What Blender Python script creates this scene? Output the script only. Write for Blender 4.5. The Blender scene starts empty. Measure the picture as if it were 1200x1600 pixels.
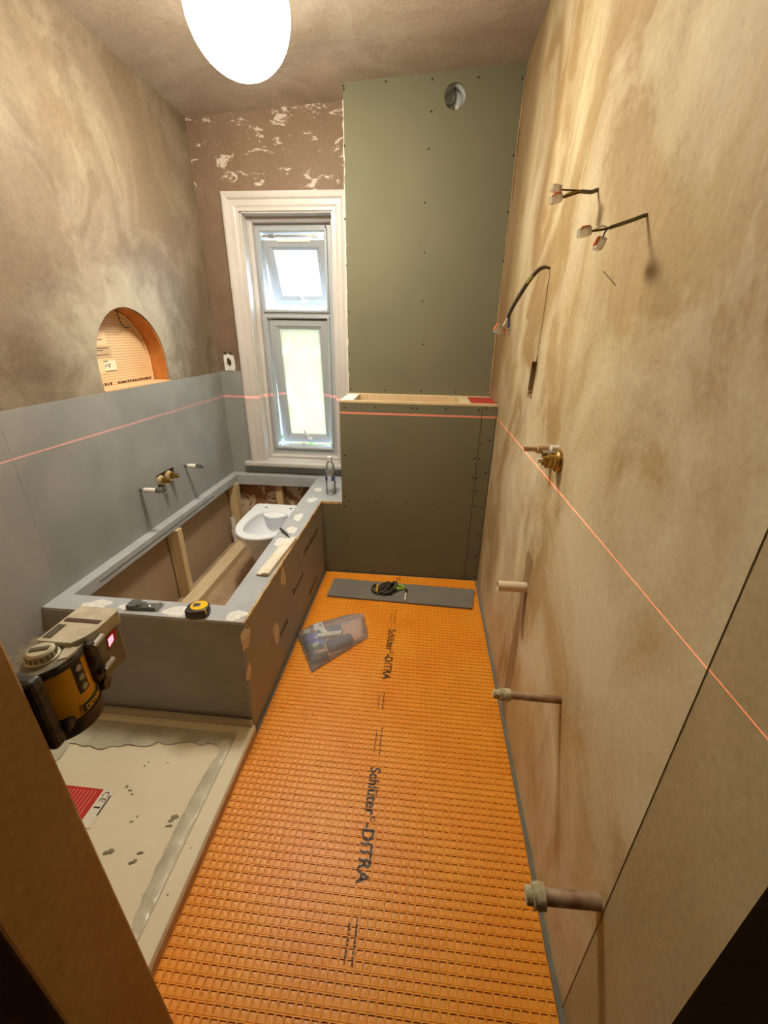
import bpy, bmesh, math, random
from mathutils import Vector, Matrix
random.seed(7)
PI = math.pi
scene = bpy.context.scene
C = scene.collection

# ------------------------------------------------------------------ camera
F_PX = 640.0
ROWS = ((0.99521988, 0.05156750, -0.08293481),      # world X, Y (into the room), Z (up) seen in camera axes
        (0.09660152, -0.39514885, 0.91352369),
        (0.01433654, -0.91716857, -0.39824149))
EYE = Vector((0.0, 0.0, 1.5))
cam_data = bpy.data.cameras.new('camera')
cam_data.sensor_fit = 'VERTICAL'
cam_data.sensor_height = 24.0
cam_data.lens = F_PX / 1600.0 * 24.0
cam_data.clip_start = 0.02
cam = bpy.data.objects.new('camera', cam_data)
C.objects.link(cam)
mw = Matrix.Identity(4)
for i in range(3):
    mw[i][0] = ROWS[i][0]
    mw[i][1] = -ROWS[i][1]
    mw[i][2] = -ROWS[i][2]
    mw[i][3] = EYE[i]
cam.matrix_world = mw
scene.camera = cam

# ------------------------------------------------------------------ daylight, exposure
world = bpy.data.worlds.new('overcast_sky')
scene.world = world
world.use_nodes = True
_bg = world.node_tree.nodes['Background']
_bg.inputs['Color'].default_value = (0.66, 0.83, 1.0, 1)
_bg.inputs['Strength'].default_value = 18.0
LAMP_STRENGTH = 135.0
LAMP_COLOR = (1.0, 0.90, 0.73)
LASER_POWER = 3200.0
scene.view_settings.view_transform = 'Standard'
scene.view_settings.look = 'None'
scene.view_settings.gamma = 1.0
scene.view_settings.use_curve_mapping = False
scene.view_settings.exposure = 0.18

# ------------------------------------------------------------------ measured planes (metres)
XR, XL, YB, YU, YW, ZT = 0.414, -1.43, 2.386, 2.73, 2.90, 0.515
XO = -0.62
LASER_Z = 1.077


def px(x, y, X=None, Y=None, Z=None):
    """a surveyed point of the photograph on a known plane of the room"""
    a = ((x - 600.0) / F_PX, (y - 800.0) / F_PX, 1.0)
    r = Vector([sum(ROWS[i][k] * a[k] for k in range(3)) for i in range(3)])
    if X is not None:
        t = X / r.x
    elif Y is not None:
        t = Y / r.y
    else:
        t = (Z - EYE.z) / r.z
    return EYE + r * t


# ------------------------------------------------------------------ materials
def lin(c):
    out = []
    for v in c[:3]:
        v = v / 255.0
        out.append(v / 12.92 if v <= 0.04045 else ((v + 0.055) / 1.055) ** 2.4)
    return (*out, 1.0)


MATS = {}


def M(name, col, rough=0.6, metal=0.0, col2=None, scale=6.0, stretch=(1, 1, 1), lo=0.35, hi=0.65,
      bump=0.0, bscale=40.0, spec=0.5, detail=4.0, alpha=None):
    if name in MATS:
        return MATS[name]
    m = bpy.data.materials.new(name)
    m.use_nodes = True
    nt = m.node_tree
    b = nt.nodes['Principled BSDF']
    b.inputs['Base Color'].default_value = lin(col)
    b.inputs['Roughness'].default_value = rough
    b.inputs['Metallic'].default_value = metal
    b.inputs['Specular IOR Level'].default_value = spec
    if alpha is not None:
        b.inputs['Alpha'].default_value = alpha
    if col2 is not None or bump:
        geo = nt.nodes.new('ShaderNodeNewGeometry')
        mp = nt.nodes.new('ShaderNodeMapping')
        mp.inputs['Scale'].default_value = stretch
        nt.links.new(geo.outputs['Position'], mp.inputs['Vector'])
    if col2 is not None:
        n = nt.nodes.new('ShaderNodeTexNoise')
        n.inputs['Scale'].default_value = scale
        n.inputs['Detail'].default_value = detail
        nt.links.new(mp.outputs[0], n.inputs['Vector'])
        r = nt.nodes.new('ShaderNodeValToRGB')
        r.color_ramp.elements[0].position = lo
        r.color_ramp.elements[0].color = lin(col)
        r.color_ramp.elements[1].position = hi
        r.color_ramp.elements[1].color = lin(col2)
        nt.links.new(n.outputs['Fac'], r.inputs['Fac'])
        nt.links.new(r.outputs['Color'], b.inputs['Base Color'])
    if bump:
        n2 = nt.nodes.new('ShaderNodeTexNoise')
        n2.inputs['Scale'].default_value = bscale
        n2.inputs['Detail'].default_value = 3
        nt.links.new(mp.outputs[0], n2.inputs['Vector'])
        bp = nt.nodes.new('ShaderNodeBump')
        bp.inputs['Strength'].default_value = bump
        bp.inputs['Distance'].default_value = 0.01
        nt.links.new(n2.outputs['Fac'], bp.inputs['Height'])
        nt.links.new(bp.outputs['Normal'], b.inputs['Normal'])
    MATS[name] = m
    return m


class NT:
    """small helper for hand-wired node trees"""
    def __init__(self, name):
        self.m = bpy.data.materials.new(name)
        self.m.use_nodes = True
        self.t = self.m.node_tree
        self.b = self.t.nodes['Principled BSDF']
        MATS[name] = self.m

    def n(self, kind, **kw):
        nd = self.t.nodes.new('ShaderNode' + kind)
        for k, v in kw.items():
            if k in nd.inputs:
                nd.inputs[k].default_value = v
            else:
                setattr(nd, k, v)
        return nd

    def l(self, a, b):
        self.t.links.new(a, b)

    def noise(self, vec, scale, detail=4, rough=0.55, dist=0.0, stretch=None, offset=(0, 0, 0)):
        mp = self.n('Mapping')
        mp.inputs['Scale'].default_value = stretch or (1, 1, 1)
        mp.inputs['Location'].default_value = offset
        self.l(vec, mp.inputs['Vector'])
        nd = self.n('TexNoise')
        nd.inputs['Scale'].default_value = scale
        nd.inputs['Detail'].default_value = detail
        nd.inputs['Roughness'].default_value = rough
        nd.inputs['Distortion'].default_value = dist
        self.l(mp.outputs[0], nd.inputs['Vector'])
        return nd.outputs['Fac']

    def ramp(self, fac, stops):
        r = self.n('ValToRGB')
        els = r.color_ramp.elements
        els[0].position, els[0].color = stops[0][0], stops[0][1]
        els[1].position, els[1].color = stops[-1][0], stops[-1][1]
        for p, c in stops[1:-1]:
            e = els.new(p)
            e.color = c
        self.l(fac, r.inputs['Fac'])
        return r.outputs['Color']

    def mix(self, fac, a, b, mode='MIX'):
        x = self.n('MixRGB', blend_type=mode)
        for s, v in zip(('Fac', 'Color1', 'Color2'), (fac, a, b)):
            if hasattr(v, 'is_output'):
                self.l(v, x.inputs[s])
            else:
                x.inputs[s].default_value = v
        return x.outputs['Color']

    def math(self, op, a, b=0.0, c=0.0):
        x = self.n('Math', operation=op)
        for i, v in enumerate((a, b, c)):
            if hasattr(v, 'is_output'):
                self.l(v, x.inputs[i])
            else:
                x.inputs[i].default_value = v
        return x.outputs[0]


W1, B1 = (1, 1, 1, 1), (0, 0, 0, 1)


def plaster(name, dark, mid, pale, off=(0, 0, 0), extra=None, pale_lo=0.5, amt=0.7):
    """skimmed plaster drying in clouds: dark where damp, pale where dry, with trowel marks"""
    t = NT(name)
    g = t.n('NewGeometry')
    pos = g.outputs['Position']
    big = t.noise(pos, 1.3, 6, 0.60, 0.6, (0.8, 1.0, 0.7), off)
    cloud = t.noise(pos, 2.4, 7, 0.64, 0.9, (1.0, 1.0, 0.75), (off[0] + 3, off[1], off[2]))
    trowel = t.noise(pos, 2.2, 4, 0.55, 0.9, (0.8, 0.9, 0.6), (off[0], off[1] + 5, off[2]))
    streak = t.noise(pos, 9.0, 4, 0.6, 0.6, (1.2, 1.2, 0.28), (off[0] + 1, off[1] + 2, off[2]))
    fine = t.noise(pos, 70.0, 3, 0.6)
    col = t.mix(t.ramp(big, [(0.36, B1), (0.60, W1)]), lin(dark), lin(mid))
    col = t.mix(t.math('MULTIPLY', t.ramp(cloud, [(pale_lo, B1), (pale_lo + 0.05, (0.4, 0.4, 0.4, 1)), (pale_lo + 0.20, W1)]), amt), col, lin(pale))
    col = t.mix(t.math('MULTIPLY', t.ramp(trowel, [(0.50, B1), (0.60, W1), (0.63, B1)]), 0.25), col, lin(pale))
    col = t.mix(t.math('MULTIPLY', t.ramp(trowel, [(0.37, B1), (0.40, W1), (0.48, B1)]), 0.25), col, lin(dark))
    col = t.mix(t.math('MULTIPLY', t.ramp(streak, [(0.58, B1), (0.72, W1)]), 0.14), col, lin(pale))
    col = t.mix(0.10, col, t.ramp(fine, [(0.3, B1), (0.7, W1)]), 'OVERLAY')
    if extra:
        col = extra(t, pos, col)
    t.l(col, t.b.inputs['Base Color'])
    rr = t.n('MapRange')
    rr.inputs['To Min'].default_value = 0.48
    rr.inputs['To Max'].default_value = 0.80
    t.l(cloud, rr.inputs['Value'])
    t.l(rr.outputs[0], t.b.inputs['Roughness'])
    t.b.inputs['Specular IOR Level'].default_value = 0.4
    bp = t.n('Bump')
    bp.inputs['Strength'].default_value = 0.25
    bp.inputs['Distance'].default_value = 0.004
    t.l(t.math('ADD', trowel, t.math('MULTIPLY', fine, 0.12)), bp.inputs['Height'])
    t.l(bp.outputs['Normal'], t.b.inputs['Normal'])
    return t.m


def left_extra(t, pos, col):
    """paler patching plaster feathered out round the niche"""
    s = t.n('SeparateXYZ')
    t.l(pos, s.inputs[0])
    dy = t.math('MULTIPLY', t.math('SUBTRACT', s.outputs['Y'], 2.06), 0.8)
    dz = t.math('SUBTRACT', s.outputs['Z'], 1.42)
    r = t.math('SQRT', t.math('ADD', t.math('MULTIPLY', dy, dy), t.math('MULTIPLY', dz, dz)))
    w = t.noise(pos, 4.0, 6, 0.65, 1.0)
    e = t.math('ADD', r, t.math('MULTIPLY', t.math('SUBTRACT', w, 0.5), 0.55))
    col = t.mix(t.math('MULTIPLY', t.ramp(e, [(0.20, W1), (0.33, (0.35, 0.35, 0.35, 1)), (0.45, B1)]), 0.7), col, lin((178, 170, 150)))
    # the strip behind the bath is mixed towards a paler tan
    col = t.mix(t.math('MULTIPLY', t.math('LESS_THAN', s.outputs['Z'], 0.52), 0.75), col, lin((184, 160, 132)))
    return col


def back_extra(t, pos, col):
    """old paint left near the ceiling, torn lining paper low down"""
    s = t.n('SeparateXYZ')
    t.l(pos, s.inputs[0])
    z = s.outputs['Z']
    p = t.noise(pos, 7.0, 6, 0.72, 0.6, (1.1, 1, 2.6), (2.0, 0, 0.7))
    hi = t.n('MapRange')
    hi.inputs['From Min'].default_value = 2.05
    hi.inputs['From Max'].default_value = 2.45
    t.l(z, hi.inputs['Value'])
    mask = t.ramp(t.math('ADD', p, t.math('MULTIPLY', hi.outputs[0], 0.12)), [(0.695, B1), (0.712, W1)])
    mask = t.math('MULTIPLY', mask, t.math('GREATER_THAN', z, 1.3))
    col = t.mix(mask, col, lin((198, 186, 172)))
    q = t.noise(pos, 9.0, 2, 0.5, 0.7, (1, 1, 0.8), (6, 0, 1))
    paper = t.ramp(q, [(0.47, lin((156, 116, 86))), (0.49, lin((222, 208, 184))), (0.57, lin((214, 198, 172))), (0.59, lin((160, 122, 92)))])
    col = t.mix(t.math('LESS_THAN', z, 0.515), col, paper)
    return col


def right_extra(t, pos, col):
    """plaster still damp at the far end of the wall, browner under the waste pipe"""
    s = t.n('SeparateXYZ')
    t.l(pos, s.inputs[0])
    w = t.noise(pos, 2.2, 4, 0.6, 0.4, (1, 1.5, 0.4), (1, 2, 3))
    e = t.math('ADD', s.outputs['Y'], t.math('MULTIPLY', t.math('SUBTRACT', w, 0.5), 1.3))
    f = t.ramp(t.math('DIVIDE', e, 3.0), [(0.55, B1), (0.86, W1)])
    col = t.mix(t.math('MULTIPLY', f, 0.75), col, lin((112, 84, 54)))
    # browner strip of wall below the waste pipe
    dy = t.math('ABSOLUTE', t.math('SUBTRACT', s.outputs['Y'], 1.345))
    wob = t.math('MULTIPLY', t.math('SUBTRACT', t.noise(pos, 9.0, 3, 0.5), 0.5), 0.05)
    m1 = t.math('LESS_THAN', t.math('ADD', dy, wob), 0.040)
    m2 = t.math('LESS_THAN', t.math('ADD', s.outputs['Z'], wob), 0.77)
    col = t.mix(t.math('MULTIPLY', t.math('MULTIPLY', m1, m2), 0.6), col, lin((112, 78, 50)))
    return col


P_LEFT = plaster('plaster_left', (100, 85, 66), (124, 108, 86), (156, 145, 124), (0, 0, 0), left_extra, 0.52, 0.6)
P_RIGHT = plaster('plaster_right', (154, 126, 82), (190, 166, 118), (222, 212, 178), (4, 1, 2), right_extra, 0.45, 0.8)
P_BACK = plaster('plaster_back', (108, 88, 70), (126, 104, 84), (140, 120, 100), (7, 3, 1), back_extra, 0.55, 0.4)
P_CEIL = plaster('plaster_ceiling', (150, 136, 120), (176, 163, 146), (192, 182, 166), (1, 8, 2), None, 0.55, 0.4)
P_NIB = plaster('plaster_doorway', (176, 138, 90), (190, 152, 104), (200, 166, 120), (5, 5, 5), None, 0.60, 0.4)
P_NIBR = plaster('plaster_reveal', (168, 150, 110), (184, 168, 128), (196, 182, 146), (2, 6, 9), None, 0.56, 0.4)
BOARD = M('tile_backer_grey', (138, 140, 138), 0.75, col2=(150, 151, 148), scale=5, bump=0.08, bscale=300)
BOARD_SIDE = M('tile_backer_side', (152, 152, 148), 0.7, col2=(160, 158, 152), scale=4, bump=0.05, bscale=200)
GREEN = M('green_plasterboard', (106, 105, 82), 0.75, col2=(111, 109, 85), scale=3, bump=0.03, bscale=300)
PAINT = M('white_gloss_paint', (204, 200, 195), 0.35, col2=(196, 191, 186), scale=5)
UPVC = M('white_upvc', (172, 178, 183), 0.35)
CERAMIC = M('white_ceramic', (236, 240, 246), 0.12)
WOOD = M('pine', (208, 182, 138), 0.6, col2=(222, 200, 160), scale=14, stretch=(6, 6, 0.6))
WOODY = M('pine_lengthwise', (212, 190, 148), 0.6, col2=(228, 208, 170), scale=14, stretch=(6, 0.6, 6))
BOARD_DAYLIT = M('tile_backer_daylit', (178, 182, 186), 0.6, col2=(164, 168, 172), scale=7, bump=0.08, bscale=300)  # same grey board, window daylight on the ledge put into a paler, bluer colour
EDGE = M('raw_board_edge', (208, 180, 134), 0.8, col2=(186, 152, 108), scale=30)
FILLER = M('white_filler', (232, 232, 228), 0.85, col2=(214, 214, 210), scale=60, bump=0.4, bscale=90)
TORN = M('torn_board_face', (226, 216, 200), 0.9, col2=(204, 188, 166), scale=40, bump=0.4, bscale=60)
ORANGE = M('orange_membrane', (242, 166, 48), 0.42, col2=(238, 154, 38), scale=5, spec=0.5)
INK = M('black_ink', (36, 26, 18), 0.5)
INKG = M('grey_ink', (112, 92, 70), 0.7)
SUBFLOOR = M('grey_subfloor', (116, 112, 102), 0.8, col2=(128, 122, 110), scale=20)
TRAY = M('tray_acrylic', (228, 222, 196), 0.38, col2=(222, 214, 186), scale=4)
TRAYSIDE = M('tray_edge', (196, 172, 150), 0.6)
FILM = M('scuffed_film', (206, 202, 180), 0.3, col2=(180, 176, 154), scale=16, bump=0.5, bscale=25)
RED = M('red_sticker', (186, 44, 34), 0.45)
WHITE = M('white_plastic', (232, 230, 224), 0.4)
BLACK = M('black_rubber', (36, 34, 31), 0.5, col2=(76, 72, 64), scale=60)
DARK = M('screw_black', (18, 16, 14), 0.6)
YELLOW = M('tool_yellow', (252, 192, 44), 0.4, col2=(240, 172, 34), scale=24)
TAPEY = M('tape_yellow', (244, 198, 24), 0.35)
GREYP = M('worn_grey_plastic', (176, 170, 146), 0.5, col2=(206, 200, 178), scale=26)
STEEL = M('steel', (190, 190, 186), 0.28, 1.0)
DULLST = M('dull_steel', (146, 148, 146), 0.45, 1.0)
BRASS = M('brass', (190, 158, 92), 0.33, 1.0, col2=(150, 118, 62), scale=40)
COPPER = M('dull_copper', (150, 112, 84), 0.55, 0.35, col2=(186, 164, 140), scale=26)
PLASTPIPE = M('beige_plastic_pipe', (206, 184, 150), 0.5, col2=(188, 160, 124), scale=30)
LIMED = M('limed_fitting', (206, 196, 164), 0.7, col2=(170, 160, 120), scale=60, bump=0.3, bscale=120)
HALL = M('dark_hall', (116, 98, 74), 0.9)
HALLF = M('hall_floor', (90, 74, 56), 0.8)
FOIL = M('foil_duct', (186, 190, 188), 0.4, 0.15)
BLUE = M('blue_plastic', (46, 66, 160), 0.4)
NAVY = M('navy_plastic', (34, 40, 96), 0.45)
LEAFG = M('green_plastic', (60, 110, 60), 0.5)
LIME = M('lime_plastic', (150, 190, 40), 0.45)
CREAM = M('cream_plastic', (226, 222, 200), 0.45)
CBRN = M('brown_insulation', (92, 58, 34), 0.5)
CGY = M('earth_green_yellow', (150, 148, 50), 0.5)
CGREY = M('grey_sheath', (112, 104, 88), 0.55)
CBLUE = M('blue_insulation', (70, 84, 130), 0.5)
CONNO = M('orange_lever', (232, 130, 60), 0.4)
REDTAPE = M('red_print', (176, 60, 46), 0.6)
NICHE = M('niche_orange_foam', (200, 132, 62), 0.85, col2=(184, 116, 54), scale=30)
BEADM = M('foam_bead', (222, 190, 150), 0.8)
DUSTYFLOOR = M('dusty_boards', (164, 136, 106), 0.85, col2=(184, 156, 126), scale=9)
WINDOWRED = M('laser_aperture', (226, 50, 60), 0.3)


def clear_plastic(name, tint, trans=0.6, rough=0.12, white=0.15):
    t = NT(name)
    out = t.t.nodes['Material Output']
    tr = t.n('BsdfTransparent')
    tr.inputs['Color'].default_value = tint
    gl = t.n('BsdfGlossy')
    gl.inputs['Roughness'].default_value = rough
    df = t.n('BsdfDiffuse')
    df.inputs['Color'].default_value = (0.85, 0.88, 0.92, 1)
    fr = t.n('Fresnel')
    fr.inputs['IOR'].default_value = 1.45
    a = t.n('MixShader')
    a.inputs['Fac'].default_value = white
    t.l(tr.outputs[0], a.inputs[1])
    t.l(df.outputs[0], a.inputs[2])
    b = t.n('MixShader')
    t.l(t.math('MULTIPLY_ADD', fr.outputs[0], 0.9, 1.0 - trans - white if trans + white < 1 else 0.0), b.inputs['Fac'])
    t.l(a.outputs[0], b.inputs[1])
    t.l(gl.outputs[0], b.inputs[2])
    t.l(b.outputs[0], out.inputs['Surface'])
    return t.m


CLEARGLASS = clear_plastic('window_glass', (0.97, 0.99, 0.99, 1), 1.0, 0.02, 0.0)
BAGFILM = clear_plastic('polythene_film', (0.97, 0.97, 0.99, 1), 0.70, 0.16, 0.27)
BOTTLEM = clear_plastic('bottle_plastic', (0.97, 1.0, 1.0, 1), 0.84, 0.05, 0.15)
CLIPCLEAR = clear_plastic('clear_connector', (0.98, 0.95, 0.90, 1), 0.55, 0.1, 0.40)


def frosted():
    t = NT('frosted_glass')
    out = t.t.nodes['Material Output']
    g = t.n('NewGeometry')
    s = t.noise(g.outputs['Position'], 9.0, 4, 0.6, 1.2, (1, 1, 0.6))
    tl = t.n('BsdfTranslucent')
    t.l(t.mix(t.ramp(s, [(0.55, B1), (0.62, W1)]), lin((158, 152, 132)), lin((168, 163, 148))), tl.inputs['Color'])
    tr = t.n('BsdfRefraction')
    tr.inputs['IOR'].default_value = 1.02
    tr.inputs['Roughness'].default_value = 0.35
    m = t.n('MixShader')
    m.inputs['Fac'].default_value = 0.06
    t.l(tl.outputs[0], m.inputs[1])
    t.l(tr.outputs[0], m.inputs[2])
    t.l(m.outputs[0], out.inputs['Surface'])
    return t.m


FROST = frosted()


def emission(name, col, s):
    t = NT(name)
    out = t.t.nodes['Material Output']
    e = t.n('Emission')
    e.inputs['Color'].default_value = (*col, 1)
    e.inputs['Strength'].default_value = s
    t.l(e.outputs[0], out.inputs['Surface'])
    return t.m


GLOBE = emission('lit_opal_globe', LAMP_COLOR, LAMP_STRENGTH)
# the lamp module sits at the top of the fitting and shines down: the globe is brightest underneath
_t = GLOBE.node_tree
_g = _t.nodes.new('ShaderNodeNewGeometry')
_s = _t.nodes.new('ShaderNodeSeparateXYZ')
_r = _t.nodes.new('ShaderNodeMapRange')
_r.inputs['From Min'].default_value, _r.inputs['From Max'].default_value = -1.0, 0.30
_r.inputs['To Min'].default_value, _r.inputs['To Max'].default_value = LAMP_STRENGTH, LAMP_STRENGTH * 0.055
_t.links.new(_g.outputs['Normal'], _s.inputs[0])
_t.links.new(_s.outputs['Z'], _r.inputs['Value'])
_t.links.new(_r.outputs[0], next(n for n in _t.nodes if n.type == 'EMISSION').inputs['Strength'])


def printed_insulation():
    t = NT('printed_insulation')
    g = t.n('NewGeometry')
    s = t.n('SeparateXYZ')
    t.l(g.outputs['Position'], s.inputs[0])
    row = t.math('FRACT', t.math('MULTIPLY', s.outputs['Z'], 1 / 0.0125))
    dash = t.math('FRACT', t.math('MULTIPLY', s.outputs['Y'], 1 / 0.011))
    line = t.math('LESS_THAN', row, 0.34)
    d2 = t.math('LESS_THAN', dash, 0.72)
    k = t.math('MULTIPLY', t.math('MULTIPLY', line, d2), 0.6)
    t.l(t.mix(k, lin((226, 192, 146)), lin((150, 112, 78))), t.b.inputs['Base Color'])
    t.b.inputs['Roughness'].default_value = 0.5
    return t.m


INSUL = printed_insulation()


def brick_mat():
    t = NT('far_brickwork')
    g = t.n('NewGeometry')
    b = t.n('TexBrick')
    b.inputs['Color1'].default_value = lin((84, 64, 46))
    b.inputs['Color2'].default_value = lin((70, 48, 34))
    b.inputs['Mortar'].default_value = lin((96, 90, 80))
    b.inputs['Scale'].default_value = 4.0
    mp = t.n('Mapping')
    mp.inputs['Rotation'].default_value = (PI / 2, 0, 0)
    t.l(g.outputs['Position'], mp.inputs['Vector'])
    t.l(mp.outputs[0], b.inputs['Vector'])
    t.l(b.outputs['Color'], t.b.inputs['Base Color'])
    return t.m


BRICK = brick_mat()
LEAF = M('hedge_leaf', (40, 66, 24), 0.6, col2=(84, 104, 48), scale=8)

# ------------------------------------------------------------------ object helpers
ORG = {}


def props(o, label=None, cat=None, group=None, kind=None):
    if label:
        o['label'] = label
    if cat:
        o['category'] = cat
    if group:
        o['group'] = group
    if kind:
        o['kind'] = kind
    return o


def thing(name, loc, label, cat, group=None, kind=None):
    o = bpy.data.objects.new(name, None)
    o.empty_display_size = 0.05
    C.objects.link(o)
    o.location = loc
    ORG[o] = Vector(loc)
    if kind == 'structure':
        props(o, label, None, None, kind)
    else:
        props(o, label, cat, group, kind)
    return o


def link_mesh(name, me, m, parent=None, org=None, rot=None, smooth=False):
    """mesh data in local coordinates, org = world position of its origin"""
    o = bpy.data.objects.new(name, me)
    C.objects.link(o)
    if m is not None and not me.materials:
        me.materials.append(m)
    org = Vector(org) if org is not None else (ORG[parent] if parent else Vector((0, 0, 0)))
    if parent:
        o.parent = parent
        o.location = org - ORG[parent]
    else:
        o.location = org
    if rot:
        o.rotation_euler = rot
    ORG[o] = org
    if smooth:
        for p in me.polygons:
            p.use_smooth = True
    return o


class MB:
    def __init__(self):
        self.v, self.f = [], []

    def add(self, vs, fs):
        k = len(self.v)
        self.v += [tuple(p) for p in vs]
        self.f += [tuple(i + k for i in f) for f in fs]
        return self

    def box(self, x0, x1, y0, y1, z0, z1, b=0.0):
        if b <= 0:
            vs = [(x, y, z) for z in (z0, z1) for y in (y0, y1) for x in (x0, x1)]
            return self.add(vs, [(0, 2, 3, 1), (4, 5, 7, 6), (0, 1, 5, 4), (2, 6, 7, 3), (0, 4, 6, 2), (1, 3, 7, 5)])
        bm = bmesh.new()
        bmesh.ops.create_cube(bm, size=1.0)
        for v in bm.verts:
            v.co = Vector(((x0 + x1) / 2 + v.co.x * (x1 - x0), (y0 + y1) / 2 + v.co.y * (y1 - y0), (z0 + z1) / 2 + v.co.z * (z1 - z0)))
        bmesh.ops.bevel(bm, geom=list(bm.edges), offset=b, segments=2, affect='EDGES', profile=0.5)
        bm.verts.index_update()
        self.add([v.co for v in bm.verts], [[v.index for v in f.verts] for f in bm.faces])
        bm.free()
        return self

    def obox(self, c, ax, ay, az, b=0.0):
        """oriented box: centre and three half-axis vectors"""
        t = MB().box(-1, 1, -1, 1, -1, 1) if not b else None
        c, ax, ay, az = Vector(c), Vector(ax), Vector(ay), Vector(az)
        if b:
            hx, hy, hz = ax.length, ay.length, az.length
            t = MB().box(-hx, hx, -hy, hy, -hz, hz, b)
            ax, ay, az = ax.normalized(), ay.normalized(), az.normalized()
        return self.add([c + ax * p[0] + ay * p[1] + az * p[2] for p in t.v], t.f)

    def tube(self, pts, r, n=8, caps=True, r1=None):
        pts = [Vector(p) for p in pts]
        k = len(pts)
        rs = r if isinstance(r, (list, tuple)) else [r + ((r1 if r1 is not None else r) - r) * i / max(1, k - 1) for i in range(k)]
        vs, fs = [], []
        ref = None
        for i, p in enumerate(pts):
            d = (pts[min(i + 1, k - 1)] - pts[max(i - 1, 0)])
            d = d.normalized() if d.length > 1e-9 else Vector((0, 0, 1))
            if ref is None:
                ref = d.orthogonal().normalized()
            ref = (ref - d * ref.dot(d))
            ref = ref.normalized() if ref.length > 1e-6 else d.orthogonal().normalized()
            q = d.cross(ref)
            for j in range(n):
                a = 2 * PI * j / n
                vs.append(p + (ref * math.cos(a) + q * math.sin(a)) * rs[i])
        for i in range(k - 1):
            for j in range(n):
                fs.append((i * n + j, i * n + (j + 1) % n, (i + 1) * n + (j + 1) % n, (i + 1) * n + j))
        if caps:
            fs.append(tuple(range(n - 1, -1, -1)))
            fs.append(tuple((k - 1) * n + j for j in range(n)))
        return self.add(vs, fs)

    def lathe(self, prof, c, n=24, axis=(0, 0, 1), caps=True):
        """prof: (distance along axis, radius)"""
        ax = Vector(axis).normalized()
        return self.tube_profile([(Vector(c) + ax * d, r) for d, r in prof], ax, n, caps)

    def tube_profile(self, pr, ax, n, caps):
        u = ax.orthogonal().normalized()
        w = ax.cross(u)
        vs, fs = [], []
        for p, r in pr:
            for j in range(n):
                a = 2 * PI * j / n
                vs.append(p + (u * math.cos(a) + w * math.sin(a)) * r)
        for i in range(len(pr) - 1):
            for j in range(n):
                fs.append((i * n + j, i * n + (j + 1) % n, (i + 1) * n + (j + 1) % n, (i + 1) * n + j))
        if caps:
            fs.append(tuple(range(n - 1, -1, -1)))
            fs.append(tuple((len(pr) - 1) * n + j for j in range(n)))
        return self.add(vs, fs)

    def prism(self, poly, vec):
        vec = Vector(vec)
        p = [Vector(q) for q in poly]
        n = len(p)
        fs = [tuple(range(n - 1, -1, -1)), tuple(range(n, 2 * n))]
        fs += [(i, (i + 1) % n, n + (i + 1) % n, n + i) for i in range(n)]
        return self.add(p + [q + vec for q in p], fs)

    def mesh(self, name, org):
        me = bpy.data.meshes.new(name)
        org = Vector(org)
        me.from_pydata([tuple(Vector(v) - org) for v in self.v], [], self.f)
        bm = bmesh.new()
        bm.from_mesh(me)
        bmesh.ops.recalc_face_normals(bm, faces=bm.faces)
        bm.to_mesh(me)
        bm.free()
        me.update()
        return me

    def build(self, name, m, parent=None, smooth=False, org=None):
        """vertices are world coordinates; the origin becomes the parent's origin or the base centre"""
        if org is None:
            if parent:
                org = ORG[parent]
            else:
                xs, ys, zs = zip(*self.v)
                org = ((min(xs) + max(xs)) / 2, (min(ys) + max(ys)) / 2, min(zs))
        o = link_mesh(name, self.mesh(name, org), m, parent, org)
        if smooth:
            shade(o)
        return o


def shade(o, ang=40):
    me = o.data
    for p in me.polygons:
        p.use_smooth = True
    bm = bmesh.new()
    bm.from_mesh(me)
    lim = math.radians(ang)
    for e in bm.edges:
        if len(e.link_faces) == 2 and e.calc_face_angle(0) > lim:
            e.smooth = False
    bm.to_mesh(me)
    bm.free()


def struct(mb, name, m, label=None, parent=None):
    o = mb.build(name, m, parent)
    if not parent:
        o['kind'] = 'structure'
        if label:
            o['label'] = label
    return o


def slab_with_holes(outer, holes, vec):
    """a slab: outer loop and hole loops (3-D points on one plane), thickness vec"""
    bm = bmesh.new()
    vec = Vector(vec)
    loops = []
    for lp in [outer] + list(holes):
        vs = [bm.verts.new(Vector(p)) for p in lp]
        for i in range(len(vs)):
            bm.edges.new((vs[i], vs[(i + 1) % len(vs)]))
        loops.append(vs)
    bmesh.ops.triangle_fill(bm, use_beauty=True, use_dissolve=False, edges=list(bm.edges), normal=vec)
    front = list(bm.faces)
    mp = {v: bm.verts.new(v.co + vec) for v in list(bm.verts)}
    for f in front:
        bm.faces.new([mp[v] for v in reversed(f.verts)])
    for vs in loops:
        for i in range(len(vs)):
            a, b = vs[i], vs[(i + 1) % len(vs)]
            bm.faces.new((a, b, mp[b], mp[a]))
    bm.verts.index_update()
    mb = MB()
    mb.add([v.co for v in bm.verts], [[v.index for v in f.verts] for f in bm.faces])
    bm.free()
    return mb


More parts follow.
